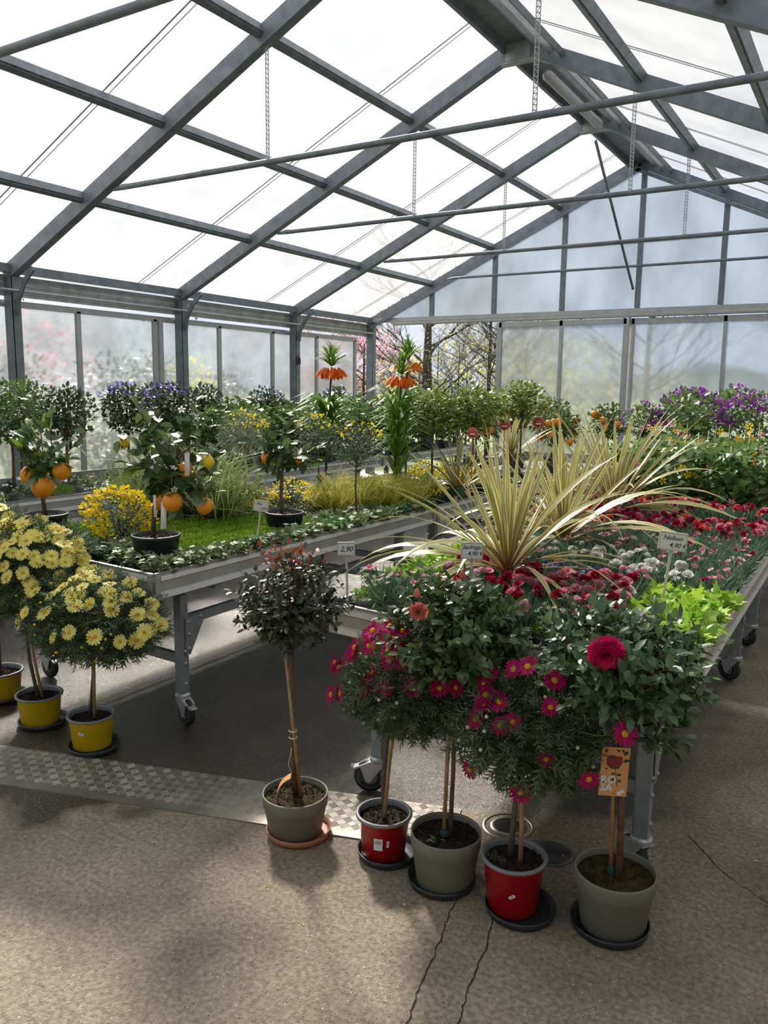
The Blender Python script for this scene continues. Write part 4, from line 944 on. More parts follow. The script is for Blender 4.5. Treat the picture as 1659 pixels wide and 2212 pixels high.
def cordyline(lbl, base, top, L_, n, seed, potr=.075, special=()):
    r_ = random.Random(seed)
    root = empty('cordyline', (base[0],base[1],TZ), 0, lbl, 'potted plant', 'striped cordylines on the right table')
    put('pot', pot_mesh('pot', potr, .125, M['pot_dark'], .2, .8), root); put('soil', soil_mesh(potr*.93, .112, M['soil']), root)
    tz = top-TZ
    cane(root, 'trunk', M['bark'], [(0,0,.11),(.0,.0,tz-.03),(.0,0,tz+.03)], [.020,.022,.016])
    for i in range(n):
        q = i/n; az = i*2.39996+r_.uniform(-.3,.3)
        if q < .32: k, el, l = 0, r_.uniform(1.05,1.48), L_*r_.uniform(.75,1.0)
        elif q < .60: k, el, l = 0, r_.uniform(.65,1.12), L_*r_.uniform(.8,1.05)
        elif q < .82: k, el, l = 1, r_.uniform(.40,.95), L_*r_.uniform(.85,1.1)
        else: k, el, l = 2, r_.uniform(.15,.5), L_*r_.uniform(.85,1.15)
        d_ = np.array([math.cos(az)*math.cos(el), math.sin(az)*math.cos(el), math.sin(el)])
        R = rots(d_[None], np.array([[0,0,1.]]) if el < 1.4 else np.array([[-math.cos(az),-math.sin(az),.2]]))[0]
        putm('leaf', r_.choice(CL[k]), root, np.array([math.cos(az)*.010,math.sin(az)*.010,tz-.03+.05*(1-q)]), R, l)
    for az, el, k, l in special:
        d_ = np.array([math.cos(az)*math.cos(el), math.sin(az)*math.cos(el), math.sin(el)])
        putm('leaf', CL[k][0], root, np.array([0,0,tz]), rots(d_[None], np.array([[0,0,1.]]))[0], l)
    return root
cordyline('nearest striped cordyline, behind the small Sanfraga price sign', (-1.235,3.0), .87, .66, 66, 3, .078, ((PI*1.02,.25,1,.80),(PI*1.06,.30,2,.75),(PI*.95,.55,1,.75),(-.5,.5,2,.7),(-.9,.4,2,.7),(-.2,.5,2,.72)))
cordyline('middle striped cordyline, standing in a row with the other two', (-1.325,3.93), .85, .68, 62, 8, .085, ((-.4,.5,1,.8),(-.1,.4,1,.8)))
cordyline('farthest striped cordyline, tallest leaves against the gable wall', (-1.345,4.92), .87, .74, 66, 11, .085, ((-.1,.35,1,.85),(-.4,.3,1,.8),(.5,.9,0,.8)))
# far ones on the left table
cordyline('pale cordyline behind the rose standards of the left row', (-3.15,7.6), .92, .62, 46, 14, .08)
cordyline('pale cordyline with arching leaves beside the green box planters', (-2.66,5.42), .85, .50, 46, 15, .08)

# ================================================================ SMALL POT PLANTS
POTS = {}
def spot(key, r, h, m, n=16):
    if key not in POTS: POTS[key] = mk('pot', m, lambda b: lathe(b, [(.0001,0),(r*.75,0),(r*.95,h*.82),(r,h*.85),(r,h),(r-.003,h),(r*.9,h-.012),(.0001,h-.010)], n))
    return POTS[key]
def fol(n, r, zc, h, tm, ls, updir=.9, spread=.6, bias=.5, dz=0, hang=0):
    a = rng.uniform(0,2*PI,n); q = r*rng.uniform(0,1,n)**bias
    P_ = np.stack([q*np.cos(a), q*np.sin(a), zc+h*rng.uniform(0,1,n)*(1-.5*(q/r)**2)],1)
    Dd = np.stack([np.cos(a)*spread*q/r, np.sin(a)*spread*q/r, np.full(n,updir)],1)+rng.normal(0,.35,(n,3))
    return tm, P_, Dd, np.tile([0,0,1.],(n,1))+rng.normal(0,.4,(n,3)), ls*rng.uniform(.7,1.2,n)
VAR = {}
def variants(key, fn, m, k=3):
    if key not in VAR:
        VAR[key] = []
        for i in range(k):
            mb = MB(); fn(mb); VAR[key].append(mb.mesh(key, m))
    return VAR[key]
def bladepot(mb, n=110, r=.05, ls=.095, tm=T_BL, h0=.09):
    a = rng.uniform(0,2*PI,n); q = r*rng.uniform(0,1,n)**.5
    P_ = np.stack([q*np.cos(a), q*np.sin(a), h0+rng.uniform(0,.05,n)],1)
    scatter(mb, tm, P_, np.stack([np.cos(a)*.55, np.sin(a)*.55, np.full(n,1.)],1)+rng.normal(0,.35,(n,3)), nrm(rng.normal(0,1,(n,3))), ls*rng.uniform(.6,1.2,n))
BL1 = lambda: variants('dianthus_foliage', lambda mb: bladepot(mb, 130, .060, .085), G['diant'], 4)
def bloom(key):
    if key in VAR: return VAR[key]
    kind, col = key.split('-'); out = []
    for i in range(3):
        if kind == 'carnation': V, F = mk_ruffle([(1,-.05,.10),(.8,.12,.2),(.55,.25,.25),(.3,.35,.25)], 6, i+11)
        elif kind == 'pink': V, F = mk_ruffle([(1,0,.08),(.35,.08,.2)], 5, i+21)
        elif kind == 'bellis': V, F = dome(1,.75,12,4)
        else: V, F = mk_daisy(5, .26, .1)
        mb = MB(); mb.add(V, F); out.append(mb.mesh('flower', G[col]))
    VAR[key] = out; return out
STEM = mk('flower_stem', M['stem_green'], lambda b: tube(b, [(0,-1,0),(0,0,0)], .02, 4, cap=False))
def flower_on(root, key, p, d, s, stem=.06, sub=None):
    R = rots(np.array([d],float), np.array([[0,.3,1.]]))[0]
    f = putm('flower', bloom(key)[rng.integers(3)], root, p, R, s)
    return f
def small_plant(name, lbl, x, y, folmesh, flowers=(), pot='p10', z=TZ, grp=None, fs=.018, nf=4, spreadr=.05, fz=.19, s=1.0, cat='potted plant', fdir=(.0,-.35,1), rzj=True):
    pr = {'p10': (.056,.09,M['pot_dark']), 'p11': (.062,.10,M['pot_mid']), 'p13': (.075,.12,M['pot_dark']), 'p9': (.045,.075,M['pot_dark'])}[pot]
    root = empty(name, (x,y,z), rng.uniform(0,6) if rzj else 0, lbl, cat, grp)
    put('pot', spot(pot, *pr), root)
    put('foliage', folmesh[rng.integers(len(folmesh))], root, kind='stuff', scale=s)
    if len(flowers):
        for i in range(nf):
            key = flowers[rng.integers(len(flowers))]; a = rng.uniform(0,6.28); q = spreadr*math.sqrt(rng.uniform())
            p = np.array([q*math.cos(a), q*math.sin(a), fz*s+rng.uniform(-.02,.02)])
            dd = nrm(np.array([math.cos(a)*.35, math.sin(a)*.35, 1.0])+rng.normal(0,.25,3))
            flower_on(root, key, p, dd, fs*rng.uniform(.8,1.2))
    return root
ivyf = lambda key, m, n=75, ls=.036: variants(key, lambda mb: scatter(mb, *fol(n, .078, .085, .055, T_IVY, ls, .25, 1.2, .5)), m, 3)
saxf = lambda: variants('saxifrage_foliage', lambda mb: (scatter(mb, *fol(260, .062, .085, .05, T_LOZ, .020, .8, .9, .5))), G['saxi'], 2)
campf = lambda: variants('campanula_foliage', lambda mb: scatter(mb, *fol(120, .07, .085, .05, T_LOZ, .025, .5, .9)), G['bush'], 2)
bush_small = lambda: variants('small_foliage', lambda mb: scatter(mb, *fol(120, .065, .09, .07, T_LOZ, .042, .5, .9)), G['bush'], 3)
def ordn(i): return ORD[i] if i < len(ORD) else str(i+1)+'th'
cols = np.linspace(-1.625,-.485,10)
rows = [2.50+.1235*i for i in range(20)]
CORD = [(-1.235,3.0),(-1.325,3.93),(-1.345,4.92)]
for i, y in enumerate(rows):
    for j, x in enumerate(cols):
        yy = y + (.0 if x > -1.2 else .03) ; xx = x+rng.uniform(-.012,.012); yy += rng.uniform(-.012,.012)
        if any(math.hypot(xx-cx_, yy-cy_) < .125 for cx_, cy_ in CORD): continue
        if y > 4.84: continue
        where = 'near right table, %s row from front, %s pot from right' % (ordn(i), ordn(len(cols)-1-j))
        right = len(cols)-1-j
        def go(nm, short, *a, **k):
            small_plant(nm, '%s, %s' % (short, where), xx, yy, *a, grp='pots packed on the near right table', **k)
        if i == 0 and j in (0,) : go('saxifrage', 'cream saxifrage', saxf(), ['star-p_cream'], nf=26, fs=.009, spreadr=.062, fz=.175, pot='p11')
        elif i == 0 and right in (3,0): go('saxifrage', 'cream saxifrage', saxf(), ['star-p_cream'], nf=24, fs=.009, spreadr=.062, fz=.175)
        elif i <= 1 and j <= 2: go('dianthus', 'pale pink dianthus', BL1(), ['pink-p_pale','pink-p_pale','carnation-p_pink'], nf=4, fs=.015, fz=.20)
        elif right <= 1 and 1 <= i <= 5: go('ivy', 'lime green ivy', ivyf('lime_ivy', G['ivy_l'], 90, .050), s=1.15)
        elif j <= 1 and i <= 9: go('ivy', 'bright green ivy', ivyf('lime_ivy', G['ivy_l']), s=1.05)
        elif i <= 4: 
            red = right > 4 or (right <= 4 and i >= 2)
            go('carnation', 'double carnation', BL1(), ['carnation-p_red','carnation-p_red','carnation-p_pink','carnation-p_pale'] if rng.uniform() < .55 else (['carnation-p_pink','carnation-p_red'] if right < 6 else ['carnation-p_red','carnation-p_salmon']), nf=5, fs=.025, fz=.195)
        elif i in (5,6) and 3 <= right <= 6: go('campanula', 'violet bellflower', campf(), ['star-p_violet'], nf=24, fs=.011, spreadr=.068, fz=.155)
        elif i in (5,) and right == 2: go('bellis', 'pink button daisy', campf(), ['bellis-p_pink'], nf=7, fs=.014, spreadr=.055, fz=.20)
        elif i in (5,6,7) and right in (2,3,4,1): go('carnation', 'white carnation', BL1(), ['carnation-p_white'], nf=4, fs=.023, fz=.19)
        elif i in (8,9) and 3 <= right <= 7: go('carnation', 'white carnation', BL1(), ['carnation-p_white'], nf=3, fs=.018, fz=.18)
        elif i <= 7 and right > 6: go('carnation', 'crimson carnation', BL1(), ['carnation-p_red','carnation-p_red','carnation-p_salmon','carnation-p_white'], nf=4, fs=.019, fz=.18)
        elif i >= 15: go('dianthus', 'red and pink carnation', BL1(), ['carnation-p_red','carnation-p_pink','carnation-p_mag','carnation-p_salmon'], nf=5, fs=.022, fz=.20)
        else: 
            go('dianthus', 'grey leaved dianthus', BL1(), ['pink-p_pale','pink-p_pink','pink-p_mag'] if rng.uniform() < .8 else ['carnation-p_mag','pink-p_pink'], nf=int(rng.integers(2,6)), fs=.015, fz=.18)

# second right table
for i in range(3):
    for j in range(9):
        x, y = -1.62+j*.138, 5.22+i*.15
        small_plant('carnation', 'bright carnation, second right table, %s row, %s pot from right' % (ordn(i), ordn(8-j)), x, y, BL1() if i < 2 else bush_small(), ['carnation-p_red','carnation-p_mag','carnation-p_salmon','carnation-p_pink'] if i < 2 else ['star-p_pink','star-p_salmon'], nf=5 if i < 2 else 2, fs=.024, fz=.20, grp='carnations on the second right table')
def climber(name, lbl, x, y, folm, leafm, flowers, nf, fs, h, r, z=TZ, grp=None, tm=None, n=420, ls=.06, potk='p13', low=.10, key=None, twn=16):
    key = key or name+'_foliage'
    def fn(mb):
        zz = rng.uniform(low, h, n); a = rng.uniform(0,2*PI,n); q = r*(rng.uniform(0,1,n)**.5)*(1-.25*(zz-low)/(h-low))
        P_ = np.stack([q*np.cos(a), q*np.sin(a), zz],1)
        scatter(mb, tm or T_HEART, P_, np.stack([np.cos(a),np.sin(a),np.full(n,-.1)],1)+rng.normal(0,.6,(n,3)), np.tile([0,0,1.],(n,1))+np.stack([np.cos(a),np.sin(a),a*0],1)*.6+rng.normal(0,.4,(n,3)), ls*rng.uniform(.5,1.1,n))
    ms = variants(key, fn, leafm, 3)
    root = empty(name, (x,y,z), rng.uniform(0,6), lbl, 'potted plant', grp)
    put('pot', spot(potk, .075,.12,M['pot_dark']), root)
    put('support_stake', VARS['stake'], root, scale=(1,1,h/1.0))
    put('foliage', ms[rng.integers(3)], root, kind='stuff')
    for i in range(nf):
        key_ = flowers[rng.integers(len(flowers))]; a = rng.uniform(0,6.28); zz = rng.uniform(low+.05,h)
        d_ = np.array([math.cos(a), math.sin(a), rng.uniform(-.1,.8)])
        flower_on(root, key_, np.array([r*math.cos(a)*.98, r*math.sin(a)*.98, zz]), nrm(d_), fs*rng.uniform(.8,1.15))
    return root
VARS = {'stake': mk('support_stake', M['bamboo'], lambda b: tube(b, [(0,0,0),(0,0,1)], .004, 6))}
k = 0
for i, y in enumerate((5.85,6.2,6.55,6.9,7.3)):
    for j, x in enumerate((-1.52,-1.18,-.84,-.52)):
        climber('thunbergia', 'climber with orange flowers, second right table, %s row, %s from right' % (ordn(i), ordn(3-j)), x+rng.uniform(-.04,.04), y, None, G['heart'],
                ['star-p_thun','star-p_thun','star-p_gold','star-p_pink'], 9, .030, .50+.05*rng.uniform()+.03*i, .19, grp='climbers on the second right table', n=330, ls=.075)
# bougainvillea and mandevilla
def scatter_bush(name, lbl, x, y, r, zc, leafm, leafkey, tm=T_OV, n=700, ls=.05, pot='p13', trunk=None, stuffs=(), z=TZ, grp=None, cat='potted plant', trm=None, bias=.42, potobj=True, tr=.008, low=None, scalej=0):
    root = empty(name, (x,y,z), rng.uniform(0,6), lbl, cat, grp)
    if potobj:
        pr = {'p13': (.075,.12,M['pot_dark']), 'p20': (.11,.16,M['pot_dark']), 'g20': (.12,.17,M['pot_green']), 'm15': (.085,.13,M['pot_mid'])}[pot]
        put('pot', spot(pot, *pr, 20), root)
    def fn(mb):
        P_, d = pts_ell(n, np.ones(3), bias)
        scatter(mb, tm, P_, d*.7+rng.normal(0,.6,(n,3))+[0,0,.15], np.tile([0,0,1.],(n,1))+d*.6+rng.normal(0,.35,(n,3)), ls/r[0]*rng.uniform(.6,1.15,n))
    ms = variants(leafkey, fn, leafm, 3)
    put('trunk', mk('trunk', trm or M['bark_grey'], lambda b: (tube(b, [(0,0,.1),(.008,.004,zc*.5),(0,0,zc)], [tr*1.2,tr,tr*.8], 7), [tube(b, [(0,0,zc-r[2]*.9), tuple(nrm(rng.normal(0,1,3)+[0,0,.8])*np.array(r)*.8+[0,0,zc])], [tr*.5,tr*.2], 4, cap=False) for _ in range(9)])), root)
    put('foliage', ms[rng.integers(3)], root, (0,0,zc), scale=tuple(r), kind='stuff')
    for (nm, tm2, m2, n2, s2, zlo, key2) in stuffs:
        def fn2(mb):
            P_, d = pts_ell(n2, np.ones(3)*1.06, .12)
            k_ = d[:,2] > zlo; P_, d = P_[k_], d[k_]; nn = len(P_)
            if key2 != 'even':
                cc = nrm(rng.normal(0,1,(14,3))); dist = np.min(np.linalg.norm(d[:,None]-cc[None], axis=2), axis=1); k_ = dist < .42; P_, d = P_[k_], d[k_]; nn = len(P_)
            scatter(mb, tm2, P_, d*.4+rng.normal(0,.7,(nn,3)), d+rng.normal(0,.4,(nn,3)), s2/r[0]*rng.uniform(.7,1.2,nn))
        put(nm, variants(leafkey+nm, fn2, m2, 2)[rng.integers(2)], root, (0,0,zc), scale=tuple(r), kind='stuff')
    return root
BR = lambda n=500, z=-.3: [('bracts', T_OV, G['p_purple'], n, .036, z, 'clump')]
for k_, (x, y, rr, zc, lb, nb) in enumerate(((-1.95,8.05,.20,.62,'small bougainvillea with purple bracts beside the rear door panel',520),(-1.50,8.1,.30,.66,'wide green bougainvillea with few purple bracts below the gable door',380),(-.95,8.1,.30,.66,'bougainvillea thick with purple bracts at the far right',1100),(-.62,8.35,.26,.70,'bougainvillea full of purple bracts by the right aisle',1100),(-1.25,8.7,.28,.72,'bougainvillea behind the wide green one',500),(-1.7,8.8,.28,.70,'bougainvillea in the rear row behind the small one',400))):
    scatter_bush('bougainvillea', lb, x, y, (rr,rr,rr*.85), zc, G['heart'] if nb < 600 else G['bush'], 'boug%d' % (nb > 600), T_OV, 500, .055, 'p20', stuffs=BR(nb) , grp='bougainvilleas', trm=M['bark_grey'])
for k_, (x, y) in enumerate(((-1.45,7.6),(-1.1,7.62),(-.75,7.6),(-1.8,7.95))):
    climber('mandevilla', 'mandevilla with a few red trumpets, %s in the row before the bougainvilleas' % ordn(k_), x, y, None, G['heart'], ['star-p_red','star-p_pink'], 3, .035, .62, .18, grp='mandevillas', n=300, ls=.07, key='thunbergia_foliage')

# ================================================================ LEFT TABLE CONTENT
# citrus
CLF = mk('leaf', G['citrus'], lambda b: b.add(*T_OV))
ORF = mk('fruit', [M['orange_fruit'],M['stem_green']], lambda b: (lathe(b, [(.0001,-1.05),(.2,-1.0),(.6,-.78),(.92,-.35),(1,.05),(.88,.5),(.55,.85),(.15,.98),(.0001,.96)], 20), lathe(b, [(.12,.95),(.10,1.03),(.0001,1.05)], 6, 1)))
LEF = mk('fruit', [M['lemon'],M['stem_green']], lambda b: (lathe(b, [(.0001,-1.45),(.12,-1.40),(.25,-1.18),(.62,-.85),(.92,-.35),(1,.05),(.88,.5),(.55,.95),(.25,1.2),(.0001,1.22)], 20), lathe(b, [(.12,1.18),(.10,1.28),(.0001,1.3)], 6, 1)))
def citrus_k(zrim, lbl, x, y, trunk, cc, cr_, nb, nleaf, fruits, seed, flowers=0, tags=()):
    root = empty('citrus_tree', (x,y,0), 0, lbl, 'potted tree', 'small citrus trees on the left table')
    r_ = np.random.default_rng(seed)
    ZB = zrim-.12
    put('pot', mk('pot', M['pot_black'], lambda b: lathe(b, [(.0001,ZB),(.090,ZB),(.098,ZB+.01),(.108,ZB+.105),(.114,ZB+.108),(.114,ZB+.120),(.109,ZB+.122),(.105,ZB+.108),(.100,ZB+.09)], 36)), root)
    so = put('soil', soil_mesh(.102, ZB+.102, M['soil']), root)
    loc = lambda p: np.array(p)-np.array([x,y,0])
    put('trunk', mk('trunk', M['bark_grey'], lambda b: tube(b, [loc(p) for p in trunk], [.012,.011,.010,.009][:len(trunk)], 8)), root)
    top = loc(trunk[-1]); c = loc(cc); br = []; LP, LD = [], []
    for i in range(nb):
        e = c + nrm(r_.normal(0,1,3))*np.array(cr_)*r_.uniform(.6,1.05); mid = (top+e)/2+r_.normal(0,.03,3)
        poly = np.array([(1-t)**2*top+2*t*(1-t)*mid+t*t*e for t in np.linspace(0,1,6)]); br.append(poly)
        for q in range(int(nleaf/nb)+1):
            t = r_.uniform(.35,1); p = (1-t)**2*top+2*t*(1-t)*mid+t*t*e; LP.append(p); LD.append(nrm(e-top)*.5+r_.normal(0,.75,3)+np.array([0,0,.1]))
    for f in fruits:
        p = loc(f[0]); q = p+[0,0,f[1]*1.1]; br.append(np.array([top*.5+c*.5, (q+c)/2+[0,0,.04], q+[0,0,.03], q]))
        for _ in range(3): LP.append(q+r_.normal(0,.012,3)); LD.append(r_.normal(0,.8,3)+[0,0,.0])
    put('branches', mk('branches', M['bark_grey'], lambda b: [tube(b, t, np.linspace(.0045,.0018,len(t)), 5, cap=False) for t in br]), root)
    LP = np.array(LP)[:290]; LD = np.array(LD)[:290]; U = np.tile([0,0,1.],(len(LP),1))+r_.normal(0,.45,(len(LP),3)); R = rots(LD, U)
    for i in range(len(LP)): putm('leaf', CLF, root, LP[i], R[i], r_.uniform(.06,.10))
    for p, rad, kind, lab in fruits:
        put('fruit', ORF if kind == 'o' else LEF, root, loc(p), (r_.uniform(-.2,.2), r_.uniform(-.2,.2), r_.uniform(0,6)), rad)
    for i in range(flowers):
        p = c+nrm(r_.normal(0,1,3)+[0,-.4,.2])*np.array(cr_)*.8; flower_on(root, 'star-p_white', p, r_.normal(0,1,3), .018)
    for p, w_, h_, rot in tags:
        put('plant_tag', mk('plant_tag', M['white'], lambda b: (box(b, (0,0,0), (w_,.001,h_)), lathe(b, [(w_/2,0),(.0001,0)], 12, 0, (0,0,-h_/2)))), root, loc(p), (0,rot,.5), label='white hanging tag')
    return root
citrus_k(0.926, 'small citrus tree with four big oranges nearest the left edge of the table', -3.692, 2.625, [(-3.692,2.625,0.909),(-3.697,2.616,1.014),(-3.688,2.625,1.119),(-3.684,2.625,1.163)], (-3.657,2.625,1.285), (.25,.20,.20), 16, 110,
    [((-3.714,2.564,1.130),.052,'o',0),((-3.605,2.555,1.078),.058,'o',0),((-3.506,2.599,1.166),.048,'o',0),((-3.793,2.625,1.118),.040,'o',0)], 1, 7)
citrus_k(0.907, 'lemon and orange tree in a low black bowl behind the front ivies', -2.848, 2.606, [(-2.871,2.610,0.889),(-2.853,2.606,1.033),(-2.790,2.601,1.141),(-2.727,2.601,1.204)], (-2.700,2.610,1.303), (.30,.24,.25), 24, 230,
    [((-2.661,2.538,1.085),.046,'o',0),((-2.768,2.574,1.072),.040,'o',0),((-2.533,2.610,1.069),.038,'o',0),((-3.048,2.610,1.331),.026,'l',0),((-2.907,2.610,1.316),.028,'l',0),((-2.505,2.610,1.268),.026,'l',0),((-2.637,2.592,1.225),.034,'o',0),((-2.727,2.628,1.218),.032,'o',0),((-2.817,2.628,1.231),.028,'l',0)], 2, 7,
    [((-2.574,2.547,1.258),.022,.10,.03),((-2.700,2.520,1.024),.026,.12,.05),((-2.754,2.520,1.060),.012,.10,.0)])
citrus_k(0.884, 'smallest citrus tree with one hidden orange behind the Efeu price sign', -2.888, 3.622, [(-2.911,3.627,0.865),(-2.916,3.627,0.977),(-2.911,3.627,1.089),(-2.902,3.627,1.154)], (-2.902,3.627,1.247), (.24,.2,.17), 16, 120,
    [((-2.991,3.590,1.189),.034,'o',0),((-2.771,3.590,1.191),.026,'o',0)], 3, 0)
# broom (genista) plants
GEN = [('blossoms', T_OV, G['p_gold'], 700, .026, -.35, 'clump')]
GENF = [('blossoms', T_OV, G['p_gold'], 420, .026, .35, 'clump')]
scatter_bush('broom', 'round broom bush covered in yellow blossom between the first two citrus trees', -3.30, 2.77, (.18,.17,.15), .22, G['genista'], 'broom_ball', T_LOZ, 2600, .020, 'p13', stuffs=[('blossoms', T_OV, G['p_gold'], 2300, .030, -.5, 'clump')], grp='brooms on the left table')
scatter_bush('broom', 'standard broom with round dark crown and some yellow blossom by the golden grass', -2.78, 4.22, (.165,.165,.15), .535, G['genista'], 'broom_std', T_LOZ, 3000, .016, 'p13', stuffs=GENF, grp='brooms on the left table', tr=.006)
scatter_bush('broom', 'standard broom with grey green crown between fritillary and citrus', -3.33, 4.55, (.16,.16,.135), .57, G['genista'], 'broom_std', T_LOZ, 3000, .016, 'p13', stuffs=GENF, grp='brooms on the left table', tr=.006)
scatter_bush('broom', 'large grey green broom ball with yellow tips behind the lemon tree', -3.78, 4.30, (.20,.19,.18), .55, G['grey_l'], 'broom_grey', T_BL, 2400, .05, 'p20', stuffs=GENF, grp='brooms on the left table', z=TZ, tr=.006)
for k_, (x, y, rr) in enumerate(((-3.62,3.72,.14),(-3.38,3.92,.13),(-3.45,4.40,.14),(-3.12,4.33,.12),(-2.95,5.0,.15),(-2.72,5.1,.12),(-2.85,5.8,.17),(-3.3,6.1,.18))):
    scatter_bush('broom', 'loose low broom with yellow flower sprays, %s counting from the front of the table' % ordn(k_), x, y, (rr,rr,rr*.8), .17, G['bush'], 'broom_low', T_LOZ, 900, .022, 'p13', stuffs=[('blossoms', T_OV, G['p_gold'], 800, .026, -.2, 'clump')], grp='low brooms on the left table')
# green carpet plants
def carpet(mb):
    n = 700; a = rng.uniform(-1,1,(n,2))*.075
    P_ = np.stack([a[:,0], a[:,1], .085+rng.uniform(0,.03,n)*(1-np.max(np.abs(a),1)/.11)],1)
    scatter(mb, T_LOZ, P_, rng.normal(0,.5,(n,3))+[0,0,1], nrm(rng.normal(0,1,(n,3))), .016*rng.uniform(.7,1.4,n))
CP = variants('carpet_foliage', carpet, G['moss'], 3)
nn = 0
obst = [(-3.30,2.77,.12)]
for i in range(9):
    for j in range(12):
        x, y = -3.83+j*.135, 2.76+i*.135
        if x > -2.86 or any(math.hypot(x-a, y-b) < c for a, b, c in obst): continue
        if i > 5 and x < -3.35: continue
        nn += 1
        small_plant('carpet_plant', 'mossy green carpet plant, left table, %s row from front, %s from left' % (ordn(i), ordn(j)), x, y, CP, pot='p10', z=TZ-.0, grp='green carpet plants on the left table', rzj=False)
# ivies along the edge and front
IVv = ivyf('variegated_ivy', G['ivy_v'], 80, .042); IVg = ivyf('green_ivy', G['ivy_g'], 80, .040)
IL = mk('leaf', G['ivy_v'], lambda b: b.add(*T_IVY)); ILg = mk('leaf', G['ivy_g'], lambda b: b.add(*T_IVY))
def ivy(lbl, x, y, v, nleaf=14):
    root = small_plant('ivy', lbl, x, y, IVv if v else IVg, grp='ivies edging the left table')
    root.rotation_euler = (0,0,0)
    for i in range(nleaf):
        a = rng.uniform(-2.6,.6); q = rng.uniform(.03,.085); p = np.array([q*math.cos(a), q*math.sin(a), rng.uniform(.10,.155)])
        R = rots(np.array([[math.cos(a),math.sin(a),-.1]])+rng.normal(0,.3,(1,3)), np.array([[0,0,1.]])+np.array([[math.cos(a),math.sin(a),0]])*.5)[0]
        putm('leaf', IL if v else ILg, root, p, R, rng.uniform(.030,.048))
for i in range(17):
    y = 2.47+i*.145
    ivy('%s ivy, %s pot along the inner long edge of the left table' % ('cream variegated' if i % 5 < 4 else 'plain green', ordn(i)), -2.66-.005*(i%3)+.003*i, y, i % 5 < 4, 14 if i < 10 else 6)
for i in range(8):
    x = -2.80-.138*i
    ivy('%s ivy, %s pot along the short front edge from the corner' % ('cream variegated' if i < 2 else 'fresh green', ordn(i)), x, 2.51+.004*i, i < 2)
for i in range(7):
    ivy('green ivy, %s pot in the second row behind the front edge' % ordn(i), -2.84-.15*i, 2.635, i < 3, 8)
for i in range(5):
    ivy('ivy, %s pot in the second row behind the inner long edge' % ordn(i), -2.82, 3.9+.17*i, True, 6)
# dark glossy ground cover
DK = variants('ground_cover_foliage', lambda mb: scatter(mb, *fol(150, .078, .085, .03, T_LOZ, .030, .5, .9)), leafmat('glossy_dark_leaf', (.03,.045,.02), (.10,.12,.05), .25, .1, .7), 3)
for i in range(4):
    for j in range(6):
        small_plant('ground_cover', 'dark glossy ground cover pot, %s row, %s from the right edge ivies' % (ordn(i), ordn(j)), -2.94-.135*j, 4.00+.14*i, DK, grp='dark ground cover pots behind the carpet plants')
# grasses
GY = variants('golden_grass_foliage', lambda mb: bladepot(mb, 260, .05, .22, tmpl(T_BLD[0]*[.7,1,2.0], sum([[tuple(q) for q in f] for f in T_BLD[1]], [])), .08), G['grass_y'], 3)
GG = variants('sedge_foliage', lambda mb: bladepot(mb, 420, .06, .40, tmpl(T_BLD[0]*[.45,1,2.2], sum([[tuple(q) for q in f] for f in T_BLD[1]], [])), .08), G['grass_g'], 2)
for k_, (x, y) in enumerate(((-3.02,4.28),(-2.90,4.52),(-2.78,4.62),(-3.05,4.66),(-2.92,4.78),(-2.74,4.78),(-3.18,4.62),(-2.80,4.98))):
    small_plant('golden_grass', 'tuft of golden grass, %s of the tufts by the table joint' % ordn(k_), x, y, GY, grp='golden grass tufts')
for k_, (x, y) in enumerate(((-3.78,3.42),(-3.66,3.56),(-3.42,3.62))):
    small_plant('sedge', 'airy pale sedge tuft behind the lemon tree, %s from the wall side' % ordn(k_), x, y, GG, grp='sedge tufts')
